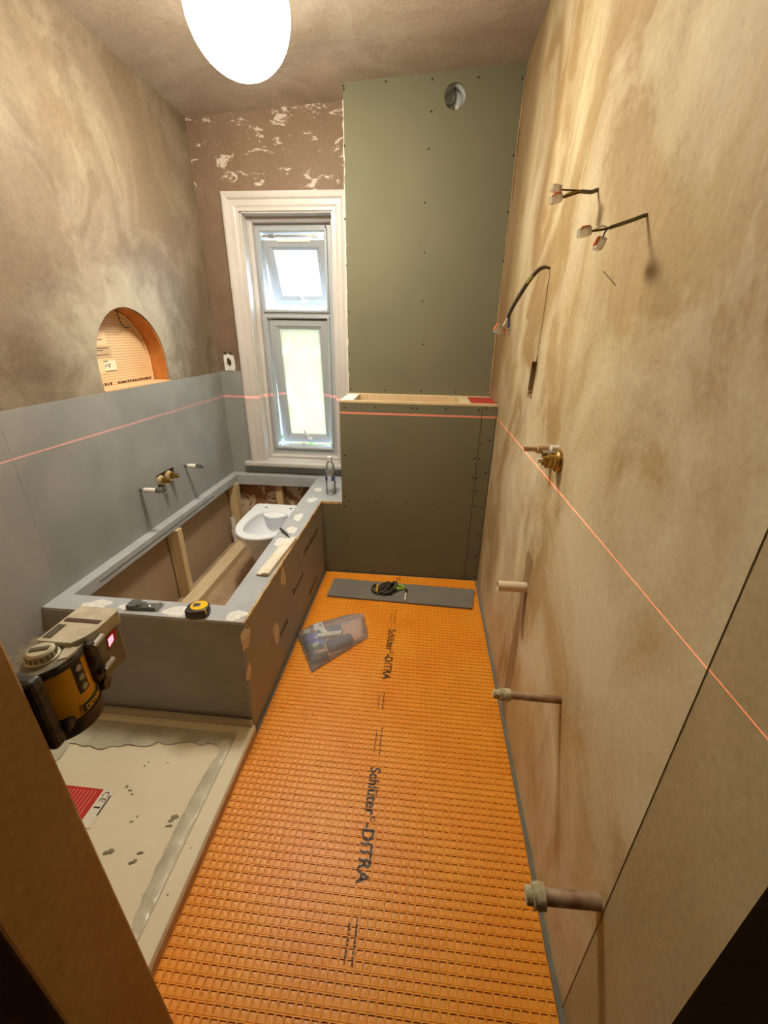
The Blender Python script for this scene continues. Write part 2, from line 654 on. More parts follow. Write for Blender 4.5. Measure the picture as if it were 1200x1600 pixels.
def blob(mb, c, u, v, ru, rv, h=0.002, n=18, jag=0.25, seed=0):
    """thin irregular patch lying on the plane of u, v"""
    rnd = random.Random(seed)
    c, u, v = Vector(c), Vector(u), Vector(v)
    w = u.cross(v).normalized()
    rings = []
    ph = [rnd.uniform(0, 6.28) for _ in range(4)]
    for k, (s, hh) in enumerate(((1.0, 0.0), (0.86, 0.7), (0.45, 1.0))):
        ring = []
        for i in range(n):
            a = 2 * PI * i / n
            j = 1 + jag * (0.5 * math.sin(2 * a + ph[0]) + 0.35 * math.sin(3 * a + ph[1]) + 0.3 * math.sin(5 * a + ph[2])) + rnd.uniform(-jag, jag) * 0.3
            ring.append(c + u * (ru * s * j * math.cos(a)) + v * (rv * s * j * math.sin(a)) + w * (h * hh * rnd.uniform(0.7, 1.1)))
        rings.append(ring)
    vs = rings[0] + rings[1] + rings[2] + [c + w * h]
    fs = []
    for k in range(2):
        for i in range(n):
            fs.append((k * n + i, k * n + (i + 1) % n, (k + 1) * n + (i + 1) % n, (k + 1) * n + i))
    for i in range(n):
        fs.append((2 * n + i, 2 * n + (i + 1) % n, 3 * n))
    fs.append(tuple(range(n - 1, -1, -1)))
    return mb.add(vs, fs)


def text_mesh(body, size, extrude=0.0, bold=0.0):
    cu = bpy.data.curves.new('lettering', 'FONT')
    cu.body = body
    cu.size = size
    cu.resolution_u = 3
    cu.extrude = extrude
    cu.offset = bold
    cu.align_x = 'LEFT'
    o = bpy.data.objects.new('lettering', cu)
    C.objects.link(o)
    dg = bpy.context.evaluated_depsgraph_get()
    dg.update()
    me = bpy.data.meshes.new_from_object(o.evaluated_get(dg))
    bpy.data.objects.remove(o)
    bpy.data.curves.remove(cu)
    return me


def frame_side(mb, x0, x1, z0, z1, prof, side):
    """one mitred side of a rectangular frame; prof: closed loop of (inset, y)"""
    def corner(k, d):
        return {0: (x0 + d, z0 + d), 1: (x1 - d, z0 + d), 2: (x1 - d, z1 - d), 3: (x0 + d, z1 - d)}[k]
    a, b = {'bottom': (0, 1), 'right': (1, 2), 'top': (2, 3), 'left': (3, 0)}[side]
    n = len(prof)
    vs = []
    for k in (a, b):
        for d, y in prof:
            q = corner(k, d)
            vs.append((q[0], y, q[1]))
    fs = [(i, (i + 1) % n, n + (i + 1) % n, n + i) for i in range(n)]
    fs += [tuple(range(n - 1, -1, -1)), tuple(range(n, 2 * n))]
    return mb.add(vs, fs)


def ring_frame(mb, x0, x1, z0, z1, prof):
    n = len(prof)
    vs = []
    for k in range(4):
        for d, y in prof:
            q = ((x0 + d, z0 + d), (x1 - d, z0 + d), (x1 - d, z1 - d), (x0 + d, z1 - d))[k]
            vs.append((q[0], y, q[1]))
    fs = []
    for k in range(4):
        for i in range(n):
            fs.append((k * n + i, k * n + (i + 1) % n, ((k + 1) % 4) * n + (i + 1) % n, ((k + 1) % 4) * n + i))
    return mb.add(vs, fs)


# ================================================================== THE SHELL
def ceil_z(x):
    return 2.614 + (x - XL) * (2.714 - 2.614) / (XR - XL)


# floor
fl = MB().box(-1.60, 0.56, 0.26, 3.05, -0.10, -0.006)
floor = struct(fl, 'floor', SUBFLOOR, 'grey screeded subfloor showing as thin strips along the walls')
fh = MB().box(-1.7, 1.7, -1.6, 0.26, -0.10, -0.006).box(0.56, 1.7, 0.26, 0.42, -0.10, -0.006)
struct(fh, 'floor_hall', HALLF, 'dark hallway floor outside the doorway')
# ceiling
ce = MB().prism([(-1.6, 0.2, ceil_z(-1.6)), (0.56, 0.2, ceil_z(0.56)), (0.56, 0.2, 2.95), (-1.6, 0.2, 2.95)], (0, 2.95, 0))
ceiling = struct(ce, 'ceiling', P_CEIL, 'grey brown skimmed plaster ceiling')

# left wall with an arched niche and the tap recess
ARC_Y, ARC_Z, ARC_R, NZ = 2.038, 1.342, 0.258, 1.241
arch = [(XL - 0.004, ARC_Y - ARC_R, NZ), (XL - 0.004, ARC_Y + ARC_R, NZ)]
for i in range(0, 21):
    a = PI * i / 20
    arch.append((XL - 0.004, ARC_Y + ARC_R * math.cos(a), ARC_Z + ARC_R * math.sin(a)))
tap_hole = [(XL - 0.004, 1.992, 0.704), (XL - 0.004, 2.155, 0.704), (XL - 0.004, 2.162, 0.776), (XL - 0.004, 1.992, 0.776)]
wl = slab_with_holes([(XL - 0.004, 0.2, -0.1), (XL - 0.004, 3.05, -0.1), (XL - 0.004, 3.05, 2.9), (XL - 0.004, 0.2, 2.9)],
                     [arch, tap_hole], (-0.12, 0, 0))
wall_left = struct(wl, 'wall_left', P_LEFT, 'left wall of drying brown plaster with an arched niche')
# grey tile backer boards on its lower part
xb = XL - 0.004
bb = slab_with_holes([(XL + 0.002, 1.262, 0.458), (XL + 0.002, YW, 0.458), (XL + 0.002, YW, 1.240), (XL + 0.002, 1.262, 1.240)],
                     [[(XL + 0.002, y, z) for _, y, z in tap_hole]], (-0.006, 0, 0))
bb.build('backer_board', BOARD, wall_left)
MB().prism([(xb, 0.33, 0.0), (xb, 1.17, 0.0), (xb, 1.17, 0.458), (xb, 1.2612, 0.458), (xb, 1.2612, 1.240), (xb, 0.33, 1.240)], (0.006, 0, 0)).build('backer_board', BOARD, wall_left)
# tap recess box behind the board
rc = MB()
rc.box(XL - 0.125, XL - 0.119, 1.97, 2.18, 0.68, 0.80)
rc.build('recess_back', M('recess_dark', (96, 84, 62), 0.9), wall_left)
# niche: lining strip, printed insulation board at the back, bead of foam, threshold
nb = MB()
inner = [(p[1], p[2]) for p in arch]
outl = []
for (y, z) in inner:
    outl.append((y, z))
vs, fs = [], []
n = len(outl)
for (y, z) in outl:
    cy, cz = ARC_Y, 1.40
    d = Vector((y - cy, z - cz))
    d = d * (1 - 0.006 / max(0.05, d.length))
    vs.append((XL - 0.012, cy + d.x, cz + d.y))
    vs.append((XL - 0.10, cy + d.x, cz + d.y))
    vs.append((XL - 0.012, y, z))
    vs.append((XL - 0.10, y, z))
for i in range(n):
    j = (i + 1) % n
    fs.append((4 * i, 4 * j, 4 * j + 1, 4 * i + 1))
    fs.append((4 * i, 4 * i + 2, 4 * j + 2, 4 * j))
nb.add(vs, fs)
nb.build('niche_lining', NICHE, wall_left)
MB().box(XL - 0.118, XL - 0.100, ARC_Y - 0.30, ARC_Y + 0.30, NZ - 0.03, ARC_Z + 0.30).build('insulation_board', INSUL, wall_left)
bead = []
for i in range(0, 23):
    a = -0.0 + PI * i / 22
    bead.append((XL - 0.098, ARC_Y + (ARC_R - 0.012) * math.cos(a), ARC_Z + (ARC_R - 0.012) * math.sin(a)))
bead = [(XL - 0.098, ARC_Y + ARC_R - 0.012, NZ + 0.01)] + bead + [(XL - 0.098, ARC_Y - ARC_R + 0.012, NZ + 0.01)]
o = MB().tube(bead, 0.006, 6).build('foam_bead', BEADM, wall_left, smooth=True)
MB().box(XL - 0.100, XL - 0.001, ARC_Y - ARC_R + 0.004, ARC_Y + ARC_R - 0.004, NZ, NZ + 0.006).build('niche_shelf', M('niche_shelf', (214, 176, 132), 0.8), wall_left)


def wall_text(body, size, y, z, m, parent, flip=False, name='lettering', X=None, squash=1.0):
    """lettering on a plane facing +X; reads towards +Y (upside down when flip)"""
    me = text_mesh(body, size)
    X = XL - 0.0976 if X is None else X
    for v in me.vertices:
        a, b = v.co.x * squash, v.co.y
        if flip:
            a, b = -a, -b
        v.co = (0.0, a, b)
    me.materials.clear()
    return link_mesh(name, me, m, parent, (X, y, z))


pl = M('label_print', (120, 104, 84), 0.6)
MB().box(XL - 0.1, XL - 0.0988, 1.80, 2.005, 1.375, 1.425).build('printed_label', M('label_grey', (196, 166, 130), 0.6), wall_left)
MB().box(XL - 0.1, XL - 0.0988, 1.80, 2.02, 1.312, 1.366).build('printed_label', M('label_pale', (232, 202, 158), 0.6), wall_left)
MB().box(XL - 0.1, XL - 0.0988, 1.80, 1.99, 1.432, 1.49).build('printed_label', MATS['label_pale'], wall_left)
MB().box(XL - 0.0988, XL - 0.0982, 1.935, 2.015, 1.318, 1.362).build('energy_badge', M('badge_white', (238, 224, 196), 0.6), wall_left)
wall_text('A+', 0.034, 1.978, 1.353, INK, wall_left, True)
for k, (ya, yb_, z) in enumerate(((1.80, 1.99, 1.418), (1.80, 1.95, 1.408), (1.80, 1.985, 1.388), (1.86, 1.96, 1.455), (1.88, 1.94, 1.472), (1.935, 2.015, 1.314), (1.935, 1.965, 1.359))):
    MB().box(XL - 0.0987, XL - 0.0980, ya, yb_, z, z + 0.0045).build('print_line', pl, wall_left)
for k in range(26):
    y = 1.80 + k * 0.0182
    if k in (9, 10):
        continue
    MB().box(XL - 0.0987, XL - 0.0980, y, y + random.uniform(0.008, 0.015), NZ + 0.012, NZ + 0.020 + random.uniform(0, 0.004)).build('print_mark', INK, wall_left)

# right wall with the slot for a switch box
slit = [(XR, 1.677, 1.292), (XR, 1.757, 1.287), (XR, 1.752, 1.410), (XR, 1.6925, 1.413), (XR, 1.694, 1.712), (XR, 1.6895, 1.712), (XR, 1.6875, 1.413), (XR, 1.676, 1.413)]
wr = slab_with_holes([(XR, 0.481, -0.1), (XR, 3.05, -0.1), (XR, 3.05, 2.9), (XR, 0.481, 2.9)], [slit], (0.14, 0, 0))
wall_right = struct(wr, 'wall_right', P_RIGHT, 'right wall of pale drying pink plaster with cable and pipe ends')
MB().box(XR + 0.03, XR + 0.036, 1.62, 1.80, 1.25, 1.74).build('slot_back', M('slot_brick', (104, 84, 56), 0.9, col2=(70, 54, 36), scale=60), wall_right)
rr_ = MB()
for k in range(14):
    rr_.box(*(lambda y, z, s: (XR - s * 0.4, XR + 0.01, y, y + s, z, z + s * 0.8))(random.uniform(1.675, 1.75), random.uniform(1.276, 1.296), random.uniform(0.004, 0.011)))
rr_.build('plaster_crumbs', M('crumb', (176, 150, 110), 0.9), wall_right)['kind'] = 'stuff'
# scratch on the plaster
a, b = px(943, 424, X=XR - 0.0006), px(962, 446, X=XR - 0.0006)
MB().tube([a, b], 0.0012, 5).build('scratch_mark', M('pencil', (120, 96, 66), 0.8), wall_right)

# door reveals and front wall (camera stands in the doorway)
rv = MB().box(XR + 0.0016, XR + 0.14, 0.298, 0.4806, -0.1, 2.9)
struct(rv, 'wall_front_right', P_NIBR, 'smooth olive brown plaster reveal of the doorway')
XN = -0.461
nl = MB().box(-1.6, XN, 0.200, 0.325, -0.1, 2.9, 0.004)
struct(nl, 'wall_front_left', P_NIB, 'orange brown plaster end of the wall beside the doorway')
struct(MB().box(XN, XR + 0.14, 0.2, 0.297, 2.06, 2.9), 'wall_front_top', P_NIB, 'plaster wall over the doorway')
# hallway
struct(MB().box(-1.7, -1.6, -1.5, 0.2, -0.1, 2.8), 'wall_hall_left', HALL)
struct(MB().box(1.6, 1.7, -1.5, 0.3, -0.1, 2.8), 'wall_hall_right', HALL)
struct(MB().box(-1.7, 1.7, -1.6, -1.5, -0.1, 2.8), 'wall_hall_back', HALL)
struct(MB().box(XR + 0.14, 1.7, 0.298, 0.40, -0.1, 2.9), 'wall_hall_front', HALL)
struct(MB().box(-1.7, 1.7, -1.6, 0.3, 2.75, 2.85), 'ceiling_hall', HALL)

# back wall with the window opening
WX0, WX1, WZ0, WZ1 = -1.173, -0.598, 0.600, 2.170
wb = slab_with_holes([(-1.6, YW, -0.1), (0.56, YW, -0.1), (0.56, YW, 2.9), (-1.6, YW, 2.9)],
                     [[(WX0, YW, WZ0), (WX1, YW, WZ0), (WX1, YW, WZ1), (WX0, YW, WZ1)]], (0, 0.26, 0))
wall_back = struct(wb, 'wall_back', P_BACK, 'window wall of bare brown plaster with white paint remnants')
MB().box(XL + 0.002, -1.2665, YW - 0.006, YW, 0.5665, 1.25).build('backer_board', BOARD, wall_back)
MB().box(XL + 0.002, -0.49, YW - 0.006, YW, ZT, 0.566).build('backer_board', BOARD, wall_back)

# boxed-in corner: upper panel
HX, HZ, HR = 0.076, 2.598, 0.053
hole = [(HX + HR * math.cos(2 * PI * i / 28), YU, HZ + HR * math.sin(2 * PI * i / 28)) for i in range(28)]
UX0 = -0.490
wu = slab_with_holes([(UX0, YU, 1.06), (XR, YU, 1.06), (XR, YU, 2.75), (UX0, YU, 2.75)], [hole], (0, 0.014, 0))
wall_upper = struct(wu, 'wall_upper', GREEN, 'tall green plasterboard sheet with a round duct hole')
MB().box(UX0, UX0 + 0.05, YU + 0.014, YW, 1.06, 2.75).build('stud', WOOD, wall_upper)
# ragged adhesive along its left edge and a crumbly line along the ceiling
pts = []
for k in range(60):
    z = 1.16 + k * (2.60 - 1.16) / 59
    pts.append((UX0 - 0.002 + random.uniform(-0.003, 0.002), YU + 0.002 + random.uniform(-0.002, 0.003), z))
MB().tube(pts, [random.uniform(0.001, 0.0055) for _ in pts], 6).build('adhesive_bead', M('adhesive', (232, 222, 206), 0.8), wall_upper, smooth=True)
pts = [(XR - 0.004 + random.uniform(-0.002, 0.002), YU - 0.003, 1.16 + k * 0.05) for k in range(31)]
MB().tube(pts, [random.uniform(0.002, 0.005) for _ in pts], 6).build('adhesive_bead', M('adhesive_brown', (170, 132, 90), 0.8), wall_upper, smooth=True)

# boxed-in corner: lower box
ZB = 1.148
JX = px(752, 660, Y=YB).x
lb = MB().prism([(XO, YB, 0), (JX - 0.0015, YB, 0), (JX - 0.0015, YB, ZB - 0.012), (-0.486, YB, ZB - 0.012), (-0.486, YB, ZT - 0.004), (XO, YB, ZT - 0.004)], (0, 0.0125, 0))
wall_boxing = struct(lb, 'wall_boxing', GREEN, 'waist high green plasterboard boxing with an open timber top')
MB().box(JX + 0.0015, XR - 0.004, YB, YB + 0.0125, 0, ZB - 0.012).build('plasterboard_strip', GREEN, wall_boxing)
MB().box(-0.486, XR - 0.002, YB - 0.001, YB + 0.028, ZB - 0.012, ZB).build('top_batten', M('pale_timber', (216, 196, 156), 0.7, col2=(198, 172, 126), scale=20, stretch=(0.6, 5, 5)), wall_boxing)
MB().box(-0.486, XR - 0.002, YU - 0.05, YU, ZB - 0.05, ZB - 0.002).build('rear_batten', WOOD, wall_boxing)
MB().box(-0.486, XR - 0.002, YB + 0.05, YU - 0.05, ZB - 0.06, ZB - 0.045).build('inner_board', M('inner_timber', (150, 110, 66), 0.8, col2=(130, 92, 52), scale=12, stretch=(0.6, 5, 5)), wall_boxing)
MB().box(-0.486, -0.410, YB + 0.029, YU - 0.052, ZB - 0.04, ZB - 0.001).build('corner_packer', M('packer_white', (226, 226, 222), 0.7), wall_boxing)
MB().box(0.27, XR - 0.003, YB + 0.029, YU - 0.052, ZB - 0.04, ZB - 0.001).build('corner_block', REDTAPE, wall_boxing)
MB().box(0.205, 0.268, YB + 0.029, YU - 0.052, ZB - 0.04, ZB - 0.001).build('corner_block', M('pale_block', (206, 190, 150), 0.7), wall_boxing)
MB().box(-0.486, -0.474, YB + 0.0125, YU, ZT + 0.01, ZB - 0.012).build('side_board', GREEN, wall_boxing)

# screws
scm = MB().lathe([(0, 0.0052), (0.0014, 0.0052), (0.0020, 0.0030)], (0, 0, 0), 8, (0, -1, 0)).mesh('screw', (0, 0, 0))
scm.materials.append(DARK)
UP = [(110, 246), (112, 270), (309, 220), (527, 222), (743, 212), (949, 218), (522, 373), (115, 534), (509, 548), (908, 579), (491, 800), (882, 844), (117, 877), (490, 1034), (858, 1074), (124, 1095), (135, 1312), (835, 1303), (481, 1262), (483, 1465), (815, 1486)]
UP = [(500 + a / 3.0, 50 + b / 3.0) for a, b in UP] + [(500 + a / 4.0, 550 + b / 4.0) for a, b in ((184, 10), (195, 259), (407, 271), (631, 259), (844, 272), (1055, 247))]
LO = [(153, 347), (345, 347), (576, 351), (605, 352), (786, 357), (993, 363), (1040, 351), (1089, 348), (1061, 552), (1008, 574), (965, 666), (996, 668), (1035, 754), (955, 785), (980, 789), (948, 869), (978, 869), (156, 647), (155, 902), (180, 934), (348, 934), (542, 941), (712, 950), (935, 961), (967, 964), (1015, 973), (990, 1140), (973, 1275), (915, 1398), (884, 1398), (962, 1406), (702, 1389), (502, 1378), (333, 1369), (168, 1359), (36, 1337), (31, 1205), (22, 1083), (14, 948), (117, 951), (156, 964), (169, 1167)]
for a, b in UP:
    p = px(a, b, Y=YU)
    if p.z < 1.165:
        p.z = 1.168
    link_mesh('screw', scm, None, wall_upper, (p.x, YU + 0.0006, min(p.z, ceil_z(p.x) - 0.015)))
for a, b in LO:
    p = px(500 + a / 4.0, 550 + b / 4.0, Y=YB)
    link_mesh('screw', scm, None, wall_boxing, (p.x, YB + 0.0006, max(p.z, 0.012)))

# plaster line where ceiling meets the upper sheet
# old cable outlet on the window wall (ragged plaster round a hole)
ot = thing('cable_outlet', (-1.354, YW, 1.31), 'ragged white plaster patch round a small cable hole beside the window', 'cable outlet')
mbp = MB()
_r = random.Random(5)
_loop = [(-1.390, 1.250), (-1.372, 1.249), (-1.340, 1.251), (-1.317, 1.249), (-1.316, 1.28), (-1.318, 1.32), (-1.320, 1.352), (-1.338, 1.350), (-1.352, 1.362), (-1.366, 1.352), (-1.388, 1.354), (-1.391, 1.32), (-1.389, 1.28)]
mbp.prism([(x + _r.uniform(-0.003, 0.003), YW - 0.0105, z + _r.uniform(-0.003, 0.003)) for x, z in _loop], (0, 0.0105, 0))
mbp.build('plaster_patch', FILLER, ot)
mbp = MB()
blob(mbp, (-1.352, YW - 0.0107, 1.308), (1, 0, 0), (0, 0, 1), 0.015, 0.026, 0.002, 14, 0.2, 9)
mbp.build('hole', M('hole_dark', (70, 54, 40), 0.9), ot)
for sx in (-0.022, 0.018):
    MB().lathe([(0, 0.006), (0.003, 0.005)], (-1.354 + sx, YW - 0.0065, 1.368), 8, (0, -1, 0)).build('fixing_hole', DARK, ot)

# ================================================================== WINDOW
win = thing('window_1', (-0.885, YW, 0.6), 'white sash-look window with open top-hung casements', None, None, 'structure')
CX0, CX1, CZ0, CZ1 = -1.266, -0.505, 0.612, 2.262
cp = [(0.0, YW), (0.0, YW - 0.030), (0.012, YW - 0.034), (0.030, YW - 0.030), (0.040, YW - 0.020), (0.066, YW - 0.018), (0.076, YW - 0.012), (0.094, YW - 0.012), (0.094, YW)]
for s in ('left', 'right', 'top'):
    mb = MB()
    if s == 'top':
        frame_side(mb, CX0, CX1, CZ0, CZ1, cp, s)
    else:
        frame_side(mb, CX0, CX1, CZ0 - 0.094, CZ1, cp, s)
        mb.v = [(x, y, max(z, 0.6135)) for x, y, z in mb.v]
    mb.build('casing', PAINT, win, smooth=False)
# sill
MB().box(-1.312, -0.500, YW - 0.062, YW, 0.580, 0.612, 0.008).build('sill', PAINT, win)
MB().box(WX0, WX1, YW, 3.035, 0.592, 0.612).build('sill_board', PAINT, win)
# reveal linings
MB().box(WX0 - 0.002, WX0 + 0.010, YW, 3.06, 0.612, WZ1).build('reveal_lining', PAINT, win)
MB().box(WX1 - 0.010, WX1 + 0.002, YW, 3.06, 0.612, WZ1).build('reveal_lining', PAINT, win)
MB().box(WX0, WX1, YW, 3.06, WZ1 - 0.010, WZ1 + 0.002).build('reveal_lining', PAINT, win)
# stop beads: a stepped inner trim
sp = [(0.0, 3.035), (0.0, 2.985), (0.014, 2.980), (0.026, 2.992), (0.026, 3.035)]
mb = MB()
ring_frame(mb, WX0 + 0.010, WX1 - 0.010, 0.612, WZ1 - 0.010, sp)
mb.build('stop_bead', PAINT, win)
# outer frame and transom
FX0, FX1 = -1.103, -0.687
Z_UP1, Z_UP0, Z_LO1, Z_LO0 = 2.088, 1.646, 1.587, 0.695
fp = MB()
hole1 = [(FX0, 3.035, Z_UP0), (FX1, 3.035, Z_UP0), (FX1, 3.035, Z_UP1), (FX0, 3.035, Z_UP1)]
hole2 = [(FX0, 3.035, Z_LO0), (FX1, 3.035, Z_LO0), (FX1, 3.035, Z_LO1), (FX0, 3.035, Z_LO1)]
fp = slab_with_holes([(WX0 + 0.01, 3.035, 0.612), (WX1 - 0.01, 3.035, 0.612), (WX1 - 0.01, 3.035, WZ1 - 0.01), (WX0 + 0.01, 3.035, WZ1 - 0.01)], [hole1, hole2], (0, 0.065, 0))
fp.build('frame', UPVC, win)
for (z0, z1) in ((Z_UP0, Z_UP1), (Z_LO0, Z_LO1)):
    mb = MB()
    ring_frame(mb, FX0 - 0.022, FX1 + 0.022, z0 - 0.022, z1 + 0.022, [(0.0, 3.035), (0.004, 3.020), (0.014, 3.018), (0.022, 3.028), (0.022, 3.035)])
    mb.build('glazing_bead', UPVC, win)


def make_sash(zt, zb, ang, glass, name='sash'):
    L = zt - zb - 0.008
    hx = (FX1 - FX0) / 2 - 0.004
    org = ((FX0 + FX1) / 2, 3.062, zt - 0.004)
    mb = MB()
    ring_frame(mb, -hx, hx, -L, 0.0, [(0.0, 0.036), (0.0, -0.018), (0.036, -0.020), (0.046, -0.012), (0.060, -0.004), (0.060, 0.030)])
    s = link_mesh(name, mb.mesh(name, (0, 0, 0)), UPVC, win, org, (math.radians(ang), 0, 0))
    ORG[s] = Vector((0, 0, 0))

    def sub(m2, nm, mat):
        o = bpy.data.objects.new(nm, m2.mesh(nm, (0, 0, 0)))
        o.data.materials.append(mat)
        C.objects.link(o)
        o.parent = s
        return o
    sub(MB().box(-hx + 0.056, hx - 0.056, 0.006, 0.020, -L + 0.056, -0.056), 'pane', glass)
    h = MB()
    h.box(-0.010, 0.034, -0.030, -0.012, -L + 0.020, -L + 0.040, 0.004)
    h.tube([(0.012, -0.026, -L + 0.030), (0.006, -0.040, -L + 0.050), (-0.020, -0.050, -L + 0.105)], [0.008, 0.007, 0.006], 8)
    sub(h, 'handle', WHITE)
    return s, L


up, LU = make_sash(Z_UP1 - 0.030, Z_UP0, 25, CLEARGLASS)
lo_, LL = make_sash(Z_LO1, Z_LO0, 6.5, FROST)
# hinge rail above the upper sash
MB().box(FX0, FX1, 3.050, 3.075, Z_UP1 - 0.022, Z_UP1 - 0.010).build('hinge_rail', STEEL, win)
for x in (-1.035, -0.755):
    MB().box(x - 0.018, x + 0.018, 3.040, 3.060, Z_UP1 - 0.028, Z_UP1 - 0.008).build('hinge', DULLST, win)
MB().box(-1.00, -0.78, 3.040, 3.060, Z_UP1 - 0.052, Z_UP1 - 0.034, 0.003).build('trickle_vent', WHITE, win)
# stay on the inner right
MB().tube([(FX1 + 0.01, 3.03, 2.10), (FX1 + 0.012, 3.025, 2.12)], 0.005, 6).build('screw_cap', DULLST, win)

# ================================================================== OUTSIDE
hs = thing('neighbouring_house', (-3.2, 7.0, -2.5), 'pale brick neighbouring house glimpsed through the open top casement', 'house')
MB().box(-5.2, -2.30, 7.0, 10.0, 0.75, 3.05).build('wall', BRICK, hs)
MB().box(-5.2, -2.28, 6.98, 10.0, -0.3, 0.75).build('rendered_wall', M('render_white', (104, 104, 100), 0.8), hs)
MB().box(-5.2, -2.27, 6.96, 10.0, -1.1, -0.3).build('brick_plinth', M('terracotta', (110, 66, 42), 0.8), hs)
rfm = M('roof_slate', (90, 84, 80), 0.8)
MB().prism([(-5.3, 6.9, 3.05), (-2.25, 6.9, 3.05), (-2.25, 8.5, 4.0), (-5.3, 8.5, 4.0)], (0, 0.05, 0.12)).build('roof', rfm, hs)
wd = MB().box(-2.90, -2.62, 6.97, 7.02, 1.95, 2.02)
wd.build('brick_band', M('red_brick_band', (110, 50, 36), 0.8), hs)
hd = thing('garden_hedge', (-2.0, 5.4, -1.6), 'leafy green hedge below the window', 'hedge')
mb = MB()
rnd = random.Random(3)
for k in range(2600):
    c = Vector((rnd.uniform(-3.2, 0.1), rnd.uniform(5.0, 6.0), rnd.uniform(-1.6, 0.12) + 0.10 * math.sin(k)))
    u = Vector((rnd.uniform(-1, 1), rnd.uniform(-1, 1), rnd.uniform(-1, 1))).normalized() * rnd.uniform(0.03, 0.07)
    v = u.orthogonal().normalized() * u.length * 0.55
    mb.add([c - u, c + v, c + u, c - v], [(0, 1, 2, 3)])
mb.build('foliage', LEAF, hd)['kind'] = 'stuff'
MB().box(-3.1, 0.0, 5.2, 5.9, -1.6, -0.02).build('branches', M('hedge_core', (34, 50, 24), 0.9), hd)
struct(MB().box(-9, 5, 3.3, 14, -1.75, -1.6), 'ground', M('garden_ground', (80, 84, 68), 0.9), 'garden ground outside the window')

# ================================================================== FLOOR MEMBRANE
PIT = 0.0220
MX0, MX1, MY0, MY1 = -0.606, 0.398, 0.268, 2.374


def membrane():
    nx = int(round((MX1 - MX0) / PIT))
    ny = int(round((MY1 - MY0) / PIT))
    pxx, pyy = (MX1 - MX0) / nx, (MY1 - MY0) / ny
    vs, fs = [], []
    hx, hy = pxx / 2, pyy / 2
    for i in range(nx):
        for j in range(ny):
            cx, cy = MX0 + (i + 0.5) * pxx, MY0 + (j + 0.5) * pyy
            k = len(vs)
            for (ax, ay, z) in ((hx, hy, -0.0012), (hx - 0.0010, hy - 0.0010, 0.0), (0.0080, 0.0080, 0.0), (0.0085, 0.0085, -0.0034)):
                vs += [(cx - ax, cy - ay, z), (cx + ax, cy - ay, z), (cx + ax, cy + ay, z), (cx - ax, cy + ay, z)]
            jx, jy, jz = random.uniform(-0.001, 0.001), random.uniform(-0.001, 0.001), random.uniform(-0.0030, -0.0024)
            vs.append((cx + jx, cy + jy, jz))
            for r in range(3):
                for q in range(4):
                    a, b = k + r * 4 + q, k + r * 4 + (q + 1) % 4
                    fs.append((a, b, b + 4, a + 4))
            for q in range(4):
                fs.append((k + 12 + q, k + 12 + (q + 1) % 4, k + 16))
    return vs, fs, pxx, pyy


mv, mf, PX_, PY_ = membrane()
mem_org = Vector(((MX0 + MX1) / 2, (MY0 + MY1) / 2, -0.006))
me = bpy.data.meshes.new('floor_membrane')
me.from_pydata([(v[0] - mem_org.x, v[1] - mem_org.y, v[2] - mem_org.z) for v in mv], [], mf)
me.update()
mem = link_mesh('floor_membrane', me, ORANGE, None, mem_org)
props(mem, 'orange waffle-embossed tiling membrane covering the bathroom floor', 'floor membrane')
MB().box(MX0, MX1, MY0, MY1, -0.006, -0.0052).build('fleece_backing', M('fleece', (170, 100, 30), 0.9), mem)


def mat_height(x, y):
    u = (x - MX0) / PX_
    v = (y - MY0) / PY_
    fu, fv = abs(u - math.floor(u) - 0.5) * PX_, abs(v - math.floor(v) - 0.5) * PY_
    d = max(fu, fv)
    if d < 0.0080:
        k = d / 0.0080
        return -0.0022 - 0.0010 * k
    if d < 0.0095:
        return 0.0
    return -0.0004


def floor_text(body, size, x, y, m, stretch=1.0, name='lettering'):
    """lettering that runs towards the doorway and follows the embossing"""
    me = text_mesh(body, size, 0.0, size * 0.022)
    bm = bmesh.new()
    bm.from_mesh(me)
    for v in bm.verts:
        a, b = v.co.x * stretch, v.co.y
        v.co = (x + b, y - a, 0.0)
    xs = [v.co.x for v in bm.verts]
    end_y = min(v.co.y for v in bm.verts)
    ys = [v.co.y for v in bm.verts]

    def cut(axis, lo, hi, base, pit):
        k = math.floor((lo - base) / pit)
        while base + k * pit < hi:
            for off in (0.0, 0.5 * pit - 0.0080, 0.5 * pit + 0.0080):
                c = base + k * pit + off
                no = (1, 0, 0) if axis == 0 else (0, 1, 0)
                bmesh.ops.bisect_plane(bm, geom=bm.verts[:] + bm.edges[:] + bm.faces[:], plane_co=(c, c, 0), plane_no=no, dist=1e-6)
            k += 1
    cut(0, min(xs), max(xs), MX0, PX_)
    cut(1, min(ys), max(ys), MY0, PY_)
    for f in bm.faces:
        pass
    # drop each face to the level under its centre so the print breaks over the ribs
    bmesh.ops.split_edges(bm, edges=bm.edges[:])
    for f in bm.faces:
        c = f.calc_center_median()
        h = mat_height(c.x, c.y)
        for v in f.verts:
            v.co.z = (h if h > -0.001 else mat_height(v.co.x * 0.98 + c.x * 0.02, v.co.y * 0.98 + c.y * 0.02)) + 0.0005
        if f.normal.z < 0:
            f.normal_flip()
    me2 = bpy.data.meshes.new(name)
    org = ORG[mem]
    for v in bm.verts:
        v.co -= org
    bm.to_mesh(me2)
    bm.free()
    link_mesh(name, me2, m, mem, org)
    return end_y


